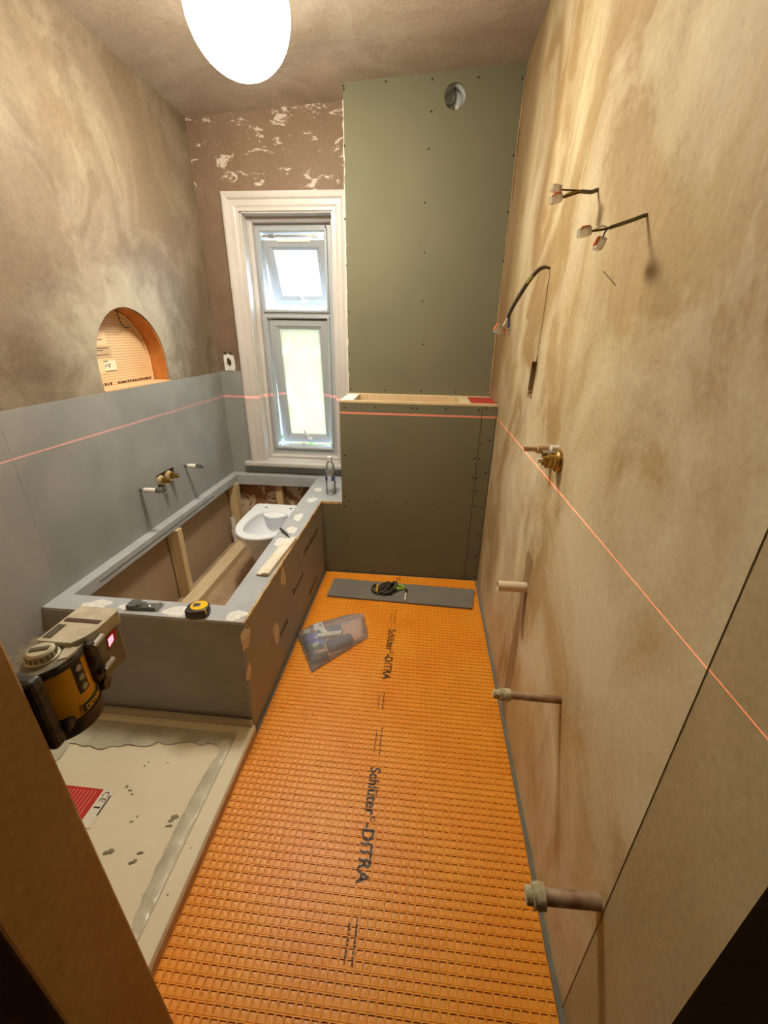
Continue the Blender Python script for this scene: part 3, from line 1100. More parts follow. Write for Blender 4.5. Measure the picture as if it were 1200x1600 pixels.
for y0 in (1.030, 1.822):
    ye = floor_text('Schl\u00fcter', 0.055, -0.128, y0, INK, 0.92)
    ye = floor_text('\u00ae', 0.024, -0.108, ye - 0.004, INK, 0.9)
    floor_text('-DITRA', 0.055, -0.128, ye - 0.003, INK, 0.95)
    for (dx, dy, ln, w) in ((0.020, 0.17, 0.13, 0.0055), (0.000, 0.155, 0.10, 0.004), (0.012, -0.44, 0.10, 0.006), (-0.008, -0.45, 0.09, 0.005)):
        nseg = int(ln / 0.011)
        mk = MB()
        for s in range(nseg):
            ya = y0 + dy - s * 0.011
            hgt = 0.0008
            mk.box(-0.125 + dx, -0.125 + dx + w * random.uniform(0.5, 1.2), ya - 0.008 * random.uniform(0.5, 1), ya, 0.0001, hgt)
        q = mk.build('printed_line', INK, mem)
floor_text('on', 0.05, -0.118, 2.36, M('red_ink', (150, 50, 20), 0.5), 1.0)

# ================================================================== BATH SURROUND
bf = thing('bath_frame', (-1.02, 2.0, 0.0), 'bath surround of grey tile backer boards on timber, left open on top', 'bath frame')
YF = 1.171
XI = -0.735
# skirt panels
MB().prism([(XL + 0.002, YF, ZT - 0.012), (XO - 0.012, YF, ZT - 0.012), (XO - 0.012, YF - 0.045, 0.046), (XL + 0.002, YF - 0.045, 0.046)], (0, 0.012, 0)).build('front_panel', BOARD, bf)
sidep = MB().prism([(XO, YF, ZT - 0.012), (XO, YB - 0.001, ZT - 0.012), (XO, YB - 0.001, 0.0), (XO, YF - 0.05, 0.0)], (-0.0118, 0, 0))
spn = sidep.build('side_panel', BOARD_SIDE, bf)
# top boards
MB().prism([(XL + 0.056, YF, ZT - 0.012), (XO - 0.006, YF, ZT - 0.012), (XO - 0.006, 1.262, ZT - 0.012), (XL + 0.056, 1.262, ZT - 0.012)], (0, 0, 0.012)).build('top_board', BOARD_DAYLIT, bf)
MB().prism([(XI, 1.2625, ZT - 0.012), (XO - 0.006, 1.2625, ZT - 0.012), (XO - 0.006, 2.386, ZT - 0.012), (XI - 0.02, 2.386, ZT - 0.012)], (0, 0, 0.012)).build('top_board', BOARD_DAYLIT, bf)
MB().prism([(XI - 0.02, 2.3865, ZT - 0.012), (-0.487, 2.3865, ZT - 0.012), (-0.487, 2.893, ZT - 0.012), (XI - 0.02, 2.893, ZT - 0.012)], (0, 0, 0.012)).build('top_board', BOARD_DAYLIT, bf)
MB().box(XL + 0.002, XL + 0.0555, YF, 2.893, ZT - 0.058, ZT, 0.002).build('ledge', BOARD_DAYLIT, bf)
MB().box(XL + 0.056, XI - 0.021, 2.82, 2.893, ZT - 0.075, ZT, 0.002).build('ledge', BOARD_DAYLIT, bf)
MB().box(XL + 0.045, XL + 0.0562, 1.40, 2.45, ZT - 0.036, ZT - 0.028).build('board_joint', M('joint_grey', (112, 112, 108), 0.9), bf)
# raw edges
pts = [(XO - 0.003 + random.uniform(-0.001, 0.0015), YF + (YB - YF) * k / 50, ZT - 0.004 + random.uniform(-0.0015, 0.0015)) for k in range(51)]
MB().tube(pts, [random.uniform(0.0042, 0.0066) for _ in pts], 6).build('raw_edge', EDGE, bf)
MB().box(XO + 0.0005, -0.487, YB - 0.0012, YB + 0.012, ZT - 0.017, ZT - 0.0005).build('raw_edge', EDGE, bf)
# framing timbers
MB().box(XL + 0.003, XL + 0.072, 1.972, 2.016, -0.004, ZT - 0.060).build('stud', WOOD, bf)
MB().box(XL + 0.004, XL + 0.066, 2.755, 2.818, -0.004, ZT - 0.060).build('stud', WOOD, bf)
sx = px(438, 765, Y=2.88)
MB().box(sx.x - 0.024, sx.x + 0.024, 2.85, 2.893, -0.004, ZT - 0.077).build('stud', WOOD, bf)
MB().box(XL + 0.074, XL + 0.165, 1.30, 2.66, -0.004, 0.044, 0.002).build('floor_batten', WOODY, bf)
MB().box(XI + 0.03, XI + 0.075, 1.30, 2.38, -0.004, 0.05).build('floor_batten', WOODY, bf)
MB().box(XI + 0.05, XI + 0.095, 1.30, 2.38, ZT - 0.06, ZT - 0.0125).build('top_rail', WOODY, bf)
MB().box(XL + 0.08, XI, 1.20, 1.245, ZT - 0.06, ZT - 0.0125).build('top_rail', WOOD, bf)
MB().box(XL + 0.004, XO - 0.02, 1.19, 2.89, -0.0058, -0.0045).build('floorboards', DUSTYFLOOR, bf)
# filler over the fixings
k = 0
for (x, y, ru, rv_) in ((150, 945, 0.058, 0.030), (275, 955, 0.040, 0.036), (372, 962, 0.036, 0.030), (488, 781, 0.030, 0.040), (466, 808, 0.030, 0.045), (456, 828, 0.028, 0.045), (437, 847, 0.030, 0.040), (497, 765, 0.03, 0.03), (205, 948, 0.05, 0.02)):
    p = px(x, y, Z=ZT)
    p.x = min(max(p.x, XL + 0.058 + ru * 1.3), XO - ru * 1.25) if p.y < 2.38 else p.x
    mb = MB()
    blob(mb, (p.x, p.y, ZT + 0.0002), (1, 0, 0), (0, 1, 0), ru, rv_, 0.0022, 20, 0.3, 20 + k)
    mb.build('filler_patch', FILLER, bf)
    k += 1
# torn patches and print on the side board
for (x, y, ru, rv_, sd) in ((381, 990, 0.036, 0.052, 1), (432, 988, 0.036, 0.052, 2), (389, 1050, 0.022, 0.036, 3), (441, 888, 0.030, 0.056, 4)):
    p = px(x, y, X=XO)
    p.y = max(p.y, YF - 0.04 + ru)
    p.z = min(p.z, ZT - 0.02 - rv_)
    mb = MB()
    blob(mb, (XO + 0.0002, p.y, p.z), (0, 1, 0), (0, 0, 1), ru, rv_, 0.0018, 18, 0.3, 40 + sd)
    mb.build('torn_patch', TORN, bf)
pr = M('side_print', (96, 86, 74), 0.8)
for (yA, yB_, z) in ((1.95, 2.26, 0.36), (1.72, 1.94, 0.255), (1.99, 2.2, 0.06), (1.5, 1.62, 0.17)):
    n = int((yB_ - yA) / 0.028)
    mb = MB()
    for i in range(n):
        ya = yA + i * 0.028
        mb.box(XO, XO + 0.0008, ya, ya + random.uniform(0.014, 0.023), z + random.uniform(-0.004, 0.004), z + random.uniform(0.018, 0.034))
    mb.build('printed_line', pr, bf)

# ================================================================== SHOWER TRAY
TX0, TX1, TY0, TY1 = XL + 0.003, -0.607, 0.33, 1.118
tr = thing('shower_tray', ((TX0 + TX1) / 2, (TY0 + TY1) / 2, -0.006), 'cream white shower tray with a red sticker and scuffed film', 'shower tray')


def rrect(x0, x1, y0, y1, r, n=5):
    out = []
    for (cx, cy, a0) in ((x1 - r, y0 + r, -PI / 2), (x1 - r, y1 - r, 0), (x0 + r, y1 - r, PI / 2), (x0 + r, y0 + r, PI)):
        for i in range(n + 1):
            a = a0 + PI / 2 * i / n
            out.append((cx + r * math.cos(a), cy + r * math.sin(a)))
    return out


rings = [(rrect(TX0, TX1, TY0, TY1, 0.006), -0.006), (rrect(TX0, TX1, TY0, TY1, 0.006), 0.046), (rrect(TX0 + 0.003, TX1 - 0.003, TY0 + 0.003, TY1 - 0.003, 0.006), 0.050),
         (rrect(TX0 + 0.055, TX1 - 0.055, TY0 + 0.05, TY1 - 0.03, 0.02), 0.050), (rrect(TX0 + 0.063, TX1 - 0.063, TY0 + 0.058, TY1 - 0.038, 0.02), 0.040),
         (rrect(TX0 + 0.25, TX1 - 0.25, TY0 + 0.25, TY1 - 0.25, 0.02), 0.036)]
mb = MB()
n = len(rings[0][0])
vs = [(x, y, z) for rg, z in rings for (x, y) in rg]
fs = [(r * n + i, r * n + (i + 1) % n, (r + 1) * n + (i + 1) % n, (r + 1) * n + i) for r in range(len(rings) - 1) for i in range(n)]
fs += [tuple((len(rings) - 1) * n + i for i in range(n)), tuple(range(n - 1, -1, -1))]
mb.add(vs, fs)
mb.build('tray_body', TRAY, tr, smooth=True)
MB().box(TX1 + 0.0002, TX1 + 0.0012, TY0, TY1, -0.004, 0.034).build('tray_side', TRAYSIDE, tr)
MB().box(TX0 + 0.02, TX1 - 0.01, TY1 - 0.014, TY1 - 0.0005, 0.0502, 0.078).build('upstand', M('upstand', (178, 170, 150), 0.5), tr)


def ragged(pts_in, pts_out, z, lift, nm, m, parent):
    """loose film: strip between two polylines with a wrinkled surface"""
    mb = MB()
    n = len(pts_in)
    vs = []
    for i in range(n):
        a, b = Vector(pts_in[i]), Vector(pts_out[i])
        for k in range(5):
            q = a.lerp(b, k / 4)
            vs.append((q.x, q.y, z + lift * (0.25 + 0.75 * random.random()) * (1 if 0 < k < 4 else 0.35)))
    fs = [(i * 5 + k, (i + 1) * 5 + k, (i + 1) * 5 + k + 1, i * 5 + k + 1) for i in range(n - 1) for k in range(4)]
    base = len(vs)
    vs += [(v[0], v[1], z - 0.0006) for v in vs]
    fs += [tuple(base + q for q in reversed(f)) for f in fs]
    mb.add(vs, fs)
    return mb.build(nm, m, parent, smooth=True)


inn, out = [], []
for i in range(26):
    t_ = i / 25
    x = TX0 + 0.06 + (TX1 - 0.07 - TX0 - 0.06) * t_
    out.append((x, TY1 - 0.040, 0))
    inn.append((x, TY1 - 0.125 - 0.03 * math.sin(5 * t_ + 0.5) + random.uniform(-0.010, 0.010), 0))
ragged(inn, out, 0.041, 0.006, 'protective_film', FILM, tr)
inn, out = [], []
for i in range(30):
    t_ = i / 29
    y = TY0 + 0.07 + (TY1 - 0.05 - TY0 - 0.07) * t_
    out.append((TX1 - 0.064, y, 0))
    inn.append((TX1 - 0.086 - 0.028 * math.sin(PI * t_) + random.uniform(-0.004, 0.004), y, 0))
ragged(inn, out, 0.041, 0.004, 'protective_film', FILM, tr)
inn, out = [], []
for i in range(16):
    t_ = i / 15
    y = TY1 - 0.30 + 0.24 * t_
    out.append((TX0 + 0.066, y, 0))
    inn.append((TX0 + 0.12 + 0.03 * math.sin(4 * t_) + random.uniform(-0.006, 0.006), y, 0))
ragged(inn, out, 0.041, 0.006, 'protective_film', FILM, tr)
# sticker
MB().box(-1.205, -1.034, 0.690, 0.823, 0.0360, 0.0396).build('sticker', RED, tr)
MB().box(-1.034, -0.992, 0.705, 0.823, 0.0360, 0.0395).build('sticker_label', M('sticker_white', (226, 222, 206), 0.5), tr)
pink = M('sticker_print', (222, 128, 110), 0.5)
for i in range(9):
    x = -1.165 + i * 0.0135
    MB().box(x, x + 0.0035, 0.70, 0.815, 0.0396, 0.0399).build('print_line', pink, tr)
MB().box(-1.186, -1.174, 0.775, 0.815, 0.0396, 0.0399).build('print_line', M('sticker_title', (236, 214, 200), 0.5), tr)
me = text_mesh('CE', 0.030)
for v in me.vertices:
    v.co = (v.co.y, -v.co.x, 0.0)
me.materials.clear()
link_mesh('lettering', me, INK, tr, (-1.024, 0.818, 0.0398))
MB().box(-0.999, -0.994, 0.742, 0.806, 0.0395, 0.0398).build('print_line', INK, tr)
MB().box(-1.026, -1.004, 0.763, 0.768, 0.0395, 0.0398).build('print_line', INK, tr)
# smudges of adhesive
SM = M('adhesive_smudge', (134, 128, 104), 0.8)
for i, (x, y, s) in enumerate(((271, 1278, 0.020), (264, 1290, 0.012), (208, 1346, 0.013), (219, 1332, 0.010), (198, 1228, 0.007), (203, 1234, 0.008), (206, 1240, 0.005), (226, 1196, 0.006), (232, 1190, 0.005), (262, 1191, 0.004), (193, 1131, 0.006), (225, 1403, 0.008), (205, 1283, 0.006), (246, 1372, 0.005), (214, 1275, 0.005), (170, 1330, 0.018), (262, 1398, 0.005), (298, 1325, 0.004), (192, 1131, 0.008))):
    p = px(x, y, Z=0.040)
    zz = 0.0505 if p.x > TX1 - 0.06 or p.y > TY1 - 0.035 else 0.0402
    p = px(x, y, Z=zz)
    zz = zz if zz > 0.045 else max(0.036 + 0.004 * (0 if TX0 + 0.25 < p.x < TX1 - 0.25 else 1), 0.0385)
    mb = MB()
    blob(mb, (p.x, p.y, zz - 0.0008), (1, 0.3, 0), (-0.3, 1, 0), s * 0.7, s * 0.42, 0.0016, 12, 0.6, 70 + i)
    mb.build('smudge', SM, tr)

# ================================================================== TOILET PAN
tp = thing('toilet_pan', (-0.93, 2.28, -0.0045), 'white ceramic back-to-wall toilet pan standing inside the bath surround', 'toilet')
TXC = -0.940


def dring(hw, yf, yb, n=44, pw=2.3):
    """D outline: square back at yb, rounded front at yf"""
    out = []
    ym = yf + (yb - yf) * 0.52
    half = n // 2
    for i in range(half + 1):
        a = PI + PI * i / half
        c, s = math.cos(a), math.sin(a)
        x = hw * math.copysign(abs(c) ** (2 / pw), c)
        y = ym + (ym - yf) * math.copysign(abs(s) ** (2 / pw), s)
        out.append((TXC + x, y))
    k = n - half - 1
    for i in range(1, k + 1):
        t_ = i / (k + 1)
        if t_ < 0.3:
            out.append((TXC + hw, ym + (yb - ym) * t_ / 0.3))
        elif t_ < 0.7:
            out.append((TXC + hw - 2 * hw * (t_ - 0.3) / 0.4, yb))
        else:
            out.append((TXC - hw, yb - (yb - ym) * (t_ - 0.7) / 0.3))
    return out


TZ = 0.412
rg = [(dring(0.115, 2.235, 2.52), -0.0045), (dring(0.118, 2.225, 2.52), 0.03), (dring(0.140, 2.150, 2.53), 0.18), (dring(0.162, 2.075, 2.53), 0.31),
      (dring(0.176, 2.018, 2.535), 0.392), (dring(0.178, 2.012, 2.535), 0.404), (dring(0.174, 2.016, 2.532), TZ)]
inr = [(0.122, 2.070, 2.412, TZ), (0.118, 2.075, 2.408, TZ - 0.006), (0.124, 2.066, 2.414, TZ - 0.035), (0.104, 2.09, 2.39, TZ - 0.10), (0.070, 2.14, 2.34, TZ - 0.17), (0.030, 2.20, 2.29, TZ - 0.20)]


def oval(hw, y0, y1, n=44):
    out = []
    cy, hy = (y0 + y1) / 2, (y1 - y0) / 2
    for i in range(n):
        a = PI + 2 * PI * i / n
        c, s = math.cos(a), math.sin(a)
        out.append((TXC + hw * math.copysign(abs(c) ** 0.72, c), cy + hy * math.copysign(abs(s) ** 0.72, s)))
    return out


rg += [(oval(a, b, c), z) for a, b, c, z in inr]
mb = MB()
n = 44
vs = [(x, y, z) for r_, z in rg for (x, y) in r_]
fs = [(r * n + i, r * n + (i + 1) % n, (r + 1) * n + (i + 1) % n, (r + 1) * n + i) for r in range(len(rg) - 1) for i in range(n)]
fs += [tuple((len(rg) - 1) * n + i for i in range(n)), tuple(range(n - 1, -1, -1))]
mb.add(vs, fs)
mb.build('pan', CERAMIC, tp, smooth=True)
fg = MB()
gp = []
for i in range(9):
    x = -0.098 + 0.196 * i / 8
    d = 0.055 * math.cos(PI * (i / 8 - 0.5)) ** 0.9 if 0 < i < 8 else 0.0
    gp.append((x, d))
vs, fs = [], []
for (x, d) in gp:
    vs += [(TXC + x, 2.412, TZ - 0.005), (TXC + x, 2.412 - d * 1.3, TZ - 0.016), (TXC + x, 2.412 - d * 1.2, TZ - 0.028), (TXC + x, 2.414, TZ - 0.045)]
for i in range(8):
    for k in range(3):
        fs.append((i * 4 + k, (i + 1) * 4 + k, (i + 1) * 4 + k + 1, i * 4 + k + 1))
fg.add(vs, fs)
fg.build('flush_guide', CERAMIC, tp, smooth=True)
for s in (-1, 1):
    MB().lathe([(0, 0.010), (0.0012, 0.010)], (TXC + s * 0.085, 2.470, TZ - 0.0003), 12).build('bolt_hole', M('hole_grey', (84, 84, 86), 0.7), tp)

# white plastic pipe end in the corner
wp = thing('soil_pipe', (-1.392, 2.70, -0.0045), 'short white plastic pipe end standing in the corner of the bath surround', 'pipe')
MB().lathe([(0, 0.019), (0.215, 0.019), (0.215, 0.016), (0.15, 0.016)], (-1.392, 2.70, -0.0045), 20, (0, 0, 1), False).build('pipe', WHITE, wp, smooth=True)
MB().lathe([(0.07, 0.0195), (0.07, 0.024), (0.115, 0.024), (0.115, 0.0195)], (-1.392, 2.70, -0.0045), 20, (0, 0, 1), False).build('collar', WHITE, wp, smooth=True)

# ================================================================== LEFT WALL TAPS
def tap_stub(y, z, xt, label):
    t = thing('tap_stub', (XL + 0.002, y, z), label, 'pipe stub', 'bath filler pipe stubs')
    L = xt - XL
    MB().lathe([(0.0, 0.0085), (L * 0.30, 0.0085)], (XL + 0.002, y, z), 14, (1, 0, 0)).build('pipe_tail', DULLST, t, smooth=True)
    MB().lathe([(L * 0.16, 0.010), (L * 0.2, 0.0125), (L * 0.40, 0.0135), (L * 0.62, 0.0135), (L * 0.66, 0.011)], (XL + 0.002, y, z), 16, (1, 0, 0)).build('thread_tape', WHITE, t, smooth=True)
    MB().lathe([(L * 0.62, 0.0115), (L * 0.64, 0.0135), (L * 0.78, 0.0135), (L * 0.80, 0.010), (L * 0.86, 0.010), (L * 0.87, 0.012), (L * 0.985, 0.012), (L * 0.99, 0.009)], (XL + 0.002, y, z), 16, (1, 0, 0)).build('chrome_cap', M('chrome', (168, 168, 166), 0.22, 1.0), t, smooth=True)


tap_stub(1.845, 0.749, -1.290, 'taped chrome pipe stub on the left wall, the one nearer the doorway')
tap_stub(2.270, 0.749, -1.312, 'taped chrome pipe stub on the left wall, the one nearer the window')
mv_ = thing('mixer_valve', (XL - 0.11, 2.08, 0.74), 'brass mixer valve body set in a square recess in the left wall', 'valve')
for (y, z, x1) in ((2.028, 0.738, XL + 0.050), (2.105, 0.742, XL + 0.040)):
    MB().lathe([(0, 0.028), (0.105, 0.028), (0.108, 0.022), (0.118, 0.022)], (XL - 0.105, y, z), 20, (1, 0, 0)).build('valve_barrel', PLASTPIPE, mv_, smooth=True)
    MB().lathe([(0, 0.018), (0.03, 0.018), (0.032, 0.014), (0.05, 0.014)], (XL + 0.008, y, z), 16, (1, 0, 0)).build('brass_spindle', BRASS, mv_, smooth=True)
    MB().lathe([(0, 0.006), (x1 - XL - 0.03, 0.006)], (XL + 0.052, y, z), 10, (1, 0, 0)).build('spline', STEEL, mv_, smooth=True)
MB().box(XL - 0.118, XL - 0.06, 2.0, 2.135, 0.722, 0.758, 0.004).build('valve_body', BRASS, mv_)

# ================================================================== RIGHT WALL: cables
def wire(t, pts, r, m, name='wire', n=8):
    P = [Vector(p) for p in pts]
    out = []
    for i in range(len(P) - 1):
        p0, p1, p2, p3 = P[max(0, i - 1)], P[i], P[i + 1], P[min(len(P) - 1, i + 2)]
        for k in range(6):
            u = k / 6
            out.append(0.5 * ((2 * p1) + (p2 - p0) * u + (2 * p0 - 5 * p1 + 4 * p2 - p3) * u * u + (3 * p1 - p0 - 3 * p2 + p3) * u ** 3))
    out.append(P[-1])
    return MB().tube(out, r, n).build(name, m, t, smooth=True)


def connector(t, c, d, lever=True, s=1.0, n_lev=2):
    """clear lever connector: body, orange levers"""
    c, d = Vector(c), Vector(d).normalized()
    side = Vector((0, 1, 0))
    side = (side - d * side.dot(d)).normalized()
    up_ = d.cross(side)
    up_ = up_ if up_.z > 0 else -up_
    s *= 1.15
    b = MB().obox(c, d * 0.010 * s, side * 0.009 * s, up_ * 0.0065 * s, 0.0015)
    body = b.build('connector', CLIPCLEAR, t)
    if lever:
        for k in range(n_lev):
            o_ = (k - (n_lev - 1) / 2) * 0.008 * s
            MB().obox(c + up_ * 0.0075 * s - d * 0.002 * s + side * o_, d * 0.007 * s, side * 0.003 * s, up_ * 0.0018 * s).build('lever', CONNO, body)
    return body


def P1(x, y):
    return px(x, y, Y=1.329)


c1 = thing('cable_tail', (XR, 1.329, 1.847), 'upper cable tail with yellow-green earth wire and white connectors on the right wall', 'cable', 'cable tails on the right wall')
wire(c1, [(XR + 0.03, 1.329, 1.845), P1(933, 297), P1(924, 300), P1(908, 299)], 0.0048, CGREY, 'sheath')
wire(c1, [P1(908, 299), P1(893, 301), P1(878, 308)], 0.0026, CGY)
wire(c1, [P1(908, 300), P1(895, 304), P1(880, 309)], 0.0022, CBRN)
wire(c1, [P1(908, 298), P1(890, 297), P1(873, 296)], 0.0020, CBRN)
connector(c1, P1(869, 311), P1(869, 311) - P1(880, 308), True, 1.15)
connector(c1, P1(869, 295), P1(869, 295) - P1(880, 297), False, 1.0)


def P2(x, y):
    return px(x, y, Y=1.008)


c2 = thing('cable_tail', (XR, 1.008, 1.721), 'cable tail nearest the doorway drooping with two clear connectors on the right wall', 'cable', 'cable tails on the right wall')
wire(c2, [(XR + 0.03, 1.008, 1.724), P2(1010, 336), P2(985, 345), P2(952, 356)], 0.0036, CGREY, 'sheath')
wire(c2, [P2(952, 356), P2(940, 359), P2(925, 361)], 0.0020, CBRN)
wire(c2, [P2(951, 356), P2(942, 353), P2(933, 357), P2(924, 361)], 0.0012, CREAM)
wire(c2, [P2(950, 357), P2(945, 363), P2(941, 373)], 0.0017, CBLUE)
connector(c2, P2(913, 363), P2(913, 363) - P2(925, 361), True, 1.0, 1)
connector(c2, P2(937, 381), P2(937, 381) - P2(941, 373), True, 0.95, 2)


def P3(x, y):
    return px(x, y, Y=1.693)


c3 = thing('cable_tail', (XR, 1.693, 1.721), 'long arched bunch of cable cores ending in orange lever connectors on the right wall', 'cable', 'cable tails on the right wall')
for k, (m_, r, dx, dy) in enumerate(((CGREY, 0.0042, -1.6, -0.6), (M('dark_sheath', (66, 58, 44), 0.5), 0.0042, 0.4, 0.6), (CBRN, 0.0028, 1.6, 1.4))):
    p = [(XR + 0.03, 1.693, 1.718), P3(859, 419), P3(852 + dx, 417 + dy), P3(841 + dx, 422 + dy), P3(827 + dx, 438 + dy), P3(812 + dx, 461 + dy), P3(800 + dx, 481 + dy), P3(793 + dx, 496 + dy)]
    wire(c3, p, r, m_)
wire(c3, [P3(832, 431), P3(828, 436), P3(823, 443)], 0.0058, CGY, 'earth_sleeve')
wire(c3, [P3(823, 440), P3(818, 442), P3(817, 447), P3(820, 449)], 0.0013, CREAM)
wire(c3, [P3(793, 496), P3(788, 506), P3(784, 511)], 0.0022, CREAM)
wire(c3, [P3(795, 497), P3(795, 506), P3(793, 516)], 0.0050, CBLUE)
connector(c3, P3(779, 515), P3(779, 517) - P3(785, 508), True, 1.5)
connector(c3, P3(792, 519), P3(791, 520) - P3(794, 508), True, 1.2)

# ================================================================== RIGHT WALL: pipes
sv = thing('shower_valve', (XR, 1.25, 1.16), 'brass shower valve with a beige pipe stub projecting from the right wall', 'valve')
yv, zv = 1.235, 1.158
MB().lathe([(0, 0.034), (0.006, 0.034), (0.012, 0.031), (0.015, 0.026)], (XR, yv, zv), 28, (-1, 0, 0)).build('flange', BRASS, sv, smooth=True)
MB().lathe([(0.012, 0.024), (0.024, 0.024), (0.025, 0.020), (0.029, 0.020), (0.030, 0.023), (0.039, 0.023), (0.041, 0.016), (0.050, 0.015)], (XR, yv, zv), 24, (-1, 0, 0)).build('cartridge', BRASS, sv, smooth=True)
MB().lathe([(0.050, 0.0075), (0.064, 0.0075)], (XR, yv, zv), 12, (-1, 0, 0)).build('spindle', CREAM, sv, smooth=True)
MB().lathe([(0.0, 0.010), (0.022, 0.010), (0.024, 0.007)], (XR, yv + 0.028, zv + 0.030), 14, (-1, 0, 0)).build('screw_cap', WHITE, sv, smooth=True)
MB().lathe([(0.0, 0.008), (0.05, 0.008), (0.05, 0.004)], (XR, yv + 0.014, zv + 0.020), 14, (-1, 0, 0)).build('check_screw', STEEL, sv, smooth=True)
pv = px(862, 702, X=XR)
vs_ = thing('pipe_stub', (XR, pv.y, pv.z), 'beige stepped plastic pipe stub beside the brass shower valve', 'pipe stub')
MB().lathe([(0, 0.0155), (0.046, 0.0155), (0.047, 0.009)], (XR, pv.y, pv.z), 18, (-1, 0, 0)).build('pipe_body', PLASTPIPE, vs_, smooth=True)
MB().lathe([(0.046, 0.0095), (0.086, 0.0095), (0.086, 0.006), (0.08, 0.006)], (XR, pv.y, pv.z), 16, (-1, 0, 0)).build('pipe_nose', PLASTPIPE, vs_, smooth=True)

pw_ = px(822, 918, X=XR)
wst = thing('waste_pipe', (XR, pw_.y, pw_.z), 'open-ended white waste pipe sticking out of the plaster', 'pipe')
MB().lathe([(0, 0.0195), (0.104, 0.0195), (0.104, 0.0165), (0.03, 0.0165)], (XR, pw_.y, pw_.z), 24, (-1, 0, 0), False).build('pipe', M('white_waste', (226, 206, 176), 0.4), wst, smooth=True)
MB().lathe([(0.030, 0.0165), (0.031, 0.001)], (XR, pw_.y, pw_.z), 24, (-1, 0, 0)).build('pipe_inside', DARK, wst)


def pipe_tail(root, xt, zt_, r, rc, label):
    t = thing('copper_pipe', root, label, 'pipe', 'capped copper pipe tails')
    a = Vector(root)
    b = Vector((xt, root[1], zt_))
    d = (b - a).normalized()
    L = (b - a).length
    MB().lathe([(-0.02, r), (L * 0.86, r)], a, 16, d).build('pipe', COPPER, t, smooth=True)
    q = L * 0.74
    w = L - q
    MB().lathe([(q, r * 1.02), (q + 0.02 * w, rc), (q + 0.30 * w, rc * 1.06), (q + 0.42 * w, rc * 1.02), (q + 0.46 * w, rc * 0.94), (q + 0.62 * w, rc * 1.0), (q + 0.66 * w, rc * 0.74), (L - 0.001, rc * 0.72), (L, rc * 0.6)], a, 18, d).build('compression_cap', LIMED, t, smooth=True)
    MB().lathe([(L * 0.80, r * 0.4), (L * 1.0005, r * 0.7)], a, 12, d).build('cap_end', CREAM, t, smooth=True)


pipe_tail((XR, 0.866, 0.590), 0.232, 0.592, 0.0105, 0.0165, 'thin capped copper pipe tail at mid height on the right wall')
pipe_tail((XR + 0.002, 0.498, 0.431), 0.266, 0.422, 0.0155, 0.0235, 'thick capped copper pipe tail closest to the doorway low on the right wall')

# ================================================================== NICHE CABLE, DUCT
nc = thing('niche_cable', (XL - 0.05, 2.0, 1.6), 'thin black cable drooping inside the arched niche', 'cable')
wire(nc, [(XL - 0.004, 1.985, 1.592), (XL - 0.02, 2.00, 1.575), (XL - 0.05, 2.05, 1.535), (XL - 0.080, 2.11, 1.515), (XL - 0.097, 2.165, 1.512)], 0.0028, BLACK)

dt = thing('extractor_duct', (HX, YU + 0.05, HZ), 'grey foil extractor duct and black cable inside the round hole', 'duct')
prof = []
for k in range(7):
    prof.append((0.016 + k * 0.010, 0.056 + (0.004 if k % 2 else 0.0)))
MB().lathe(prof, (HX, YU, HZ), 28, (0, 1, 0), False).build('duct_hose', FOIL, dt, smooth=False)
MB().lathe([(0.078, 0.056), (0.080, 0.002)], (HX, YU, HZ), 24, (0, 1, 0)).build('duct_end', FOIL, dt)
wire(dt, [(HX - 0.002, YU + 0.06, HZ + 0.055), (HX + 0.006, YU + 0.04, HZ + 0.02), (HX + 0.002, YU + 0.03, HZ - 0.012), (HX - 0.018, YU + 0.025, HZ - 0.026), (HX - 0.046, YU + 0.03, HZ - 0.024)], 0.0042, BLACK)
MB().prism([(HX - 0.036, YU + 0.05, HZ - 0.026), (HX - 0.006, YU + 0.05, HZ - 0.022), (HX - 0.006, YU + 0.05, HZ - 0.056), (HX - 0.020, YU + 0.05, HZ - 0.056)], (0, 0.004, 0)).build('label_tab', M('pale_tab', (190, 206, 196), 0.5), dt)
MB().box(HX + 0.006, HX + 0.024, YU + 0.04, YU + 0.06, HZ - 0.046, HZ - 0.020).build('bracket', GREYP, dt)

# ================================================================== LAMP
LC = Vector((-0.668, 1.815, 2.462))
lp = thing('ceiling_light', (LC.x, LC.y, ceil_z(LC.x)), 'lit round opal globe light on the ceiling', 'ceiling light')
prof = []
for i in range(0, 25):
    a = -PI / 2 + (PI * 0.94) * i / 24
    prof.append((math.sin(a) * 0.168, max(0.001, math.cos(a) * 0.168)))
MB().lathe(prof, LC, 40, (0, 0, 1)).build('globe', GLOBE, lp, smooth=True)
MB().lathe([(0.158, 0.07), (0.200, 0.085), (0.205, 0.085)], LC, 28, (0, 0, 1)).build('ceiling_plate', WHITE, lp, smooth=True)

# ================================================================== LASER LEVEL
LZ0 = 0.985
DX, DY, DRX, DRY = -0.489, 0.381, 0.041, 0.042
lv = thing('laser_level', (-0.49, 0.395, LZ0), 'yellow and black self-levelling laser level fixed to the wall end', 'laser level')


def drum_loop(g):
    out = []
    for i in range(17):
        a = -PI / 2 + PI * i / 16
        out.append((DX + (DRX + g) * math.cos(a), DY + (DRY + g) * math.sin(a)))
    return out + [(-0.528 - g, DY + DRY + g), (-0.528 - g, DY - DRY - g)]


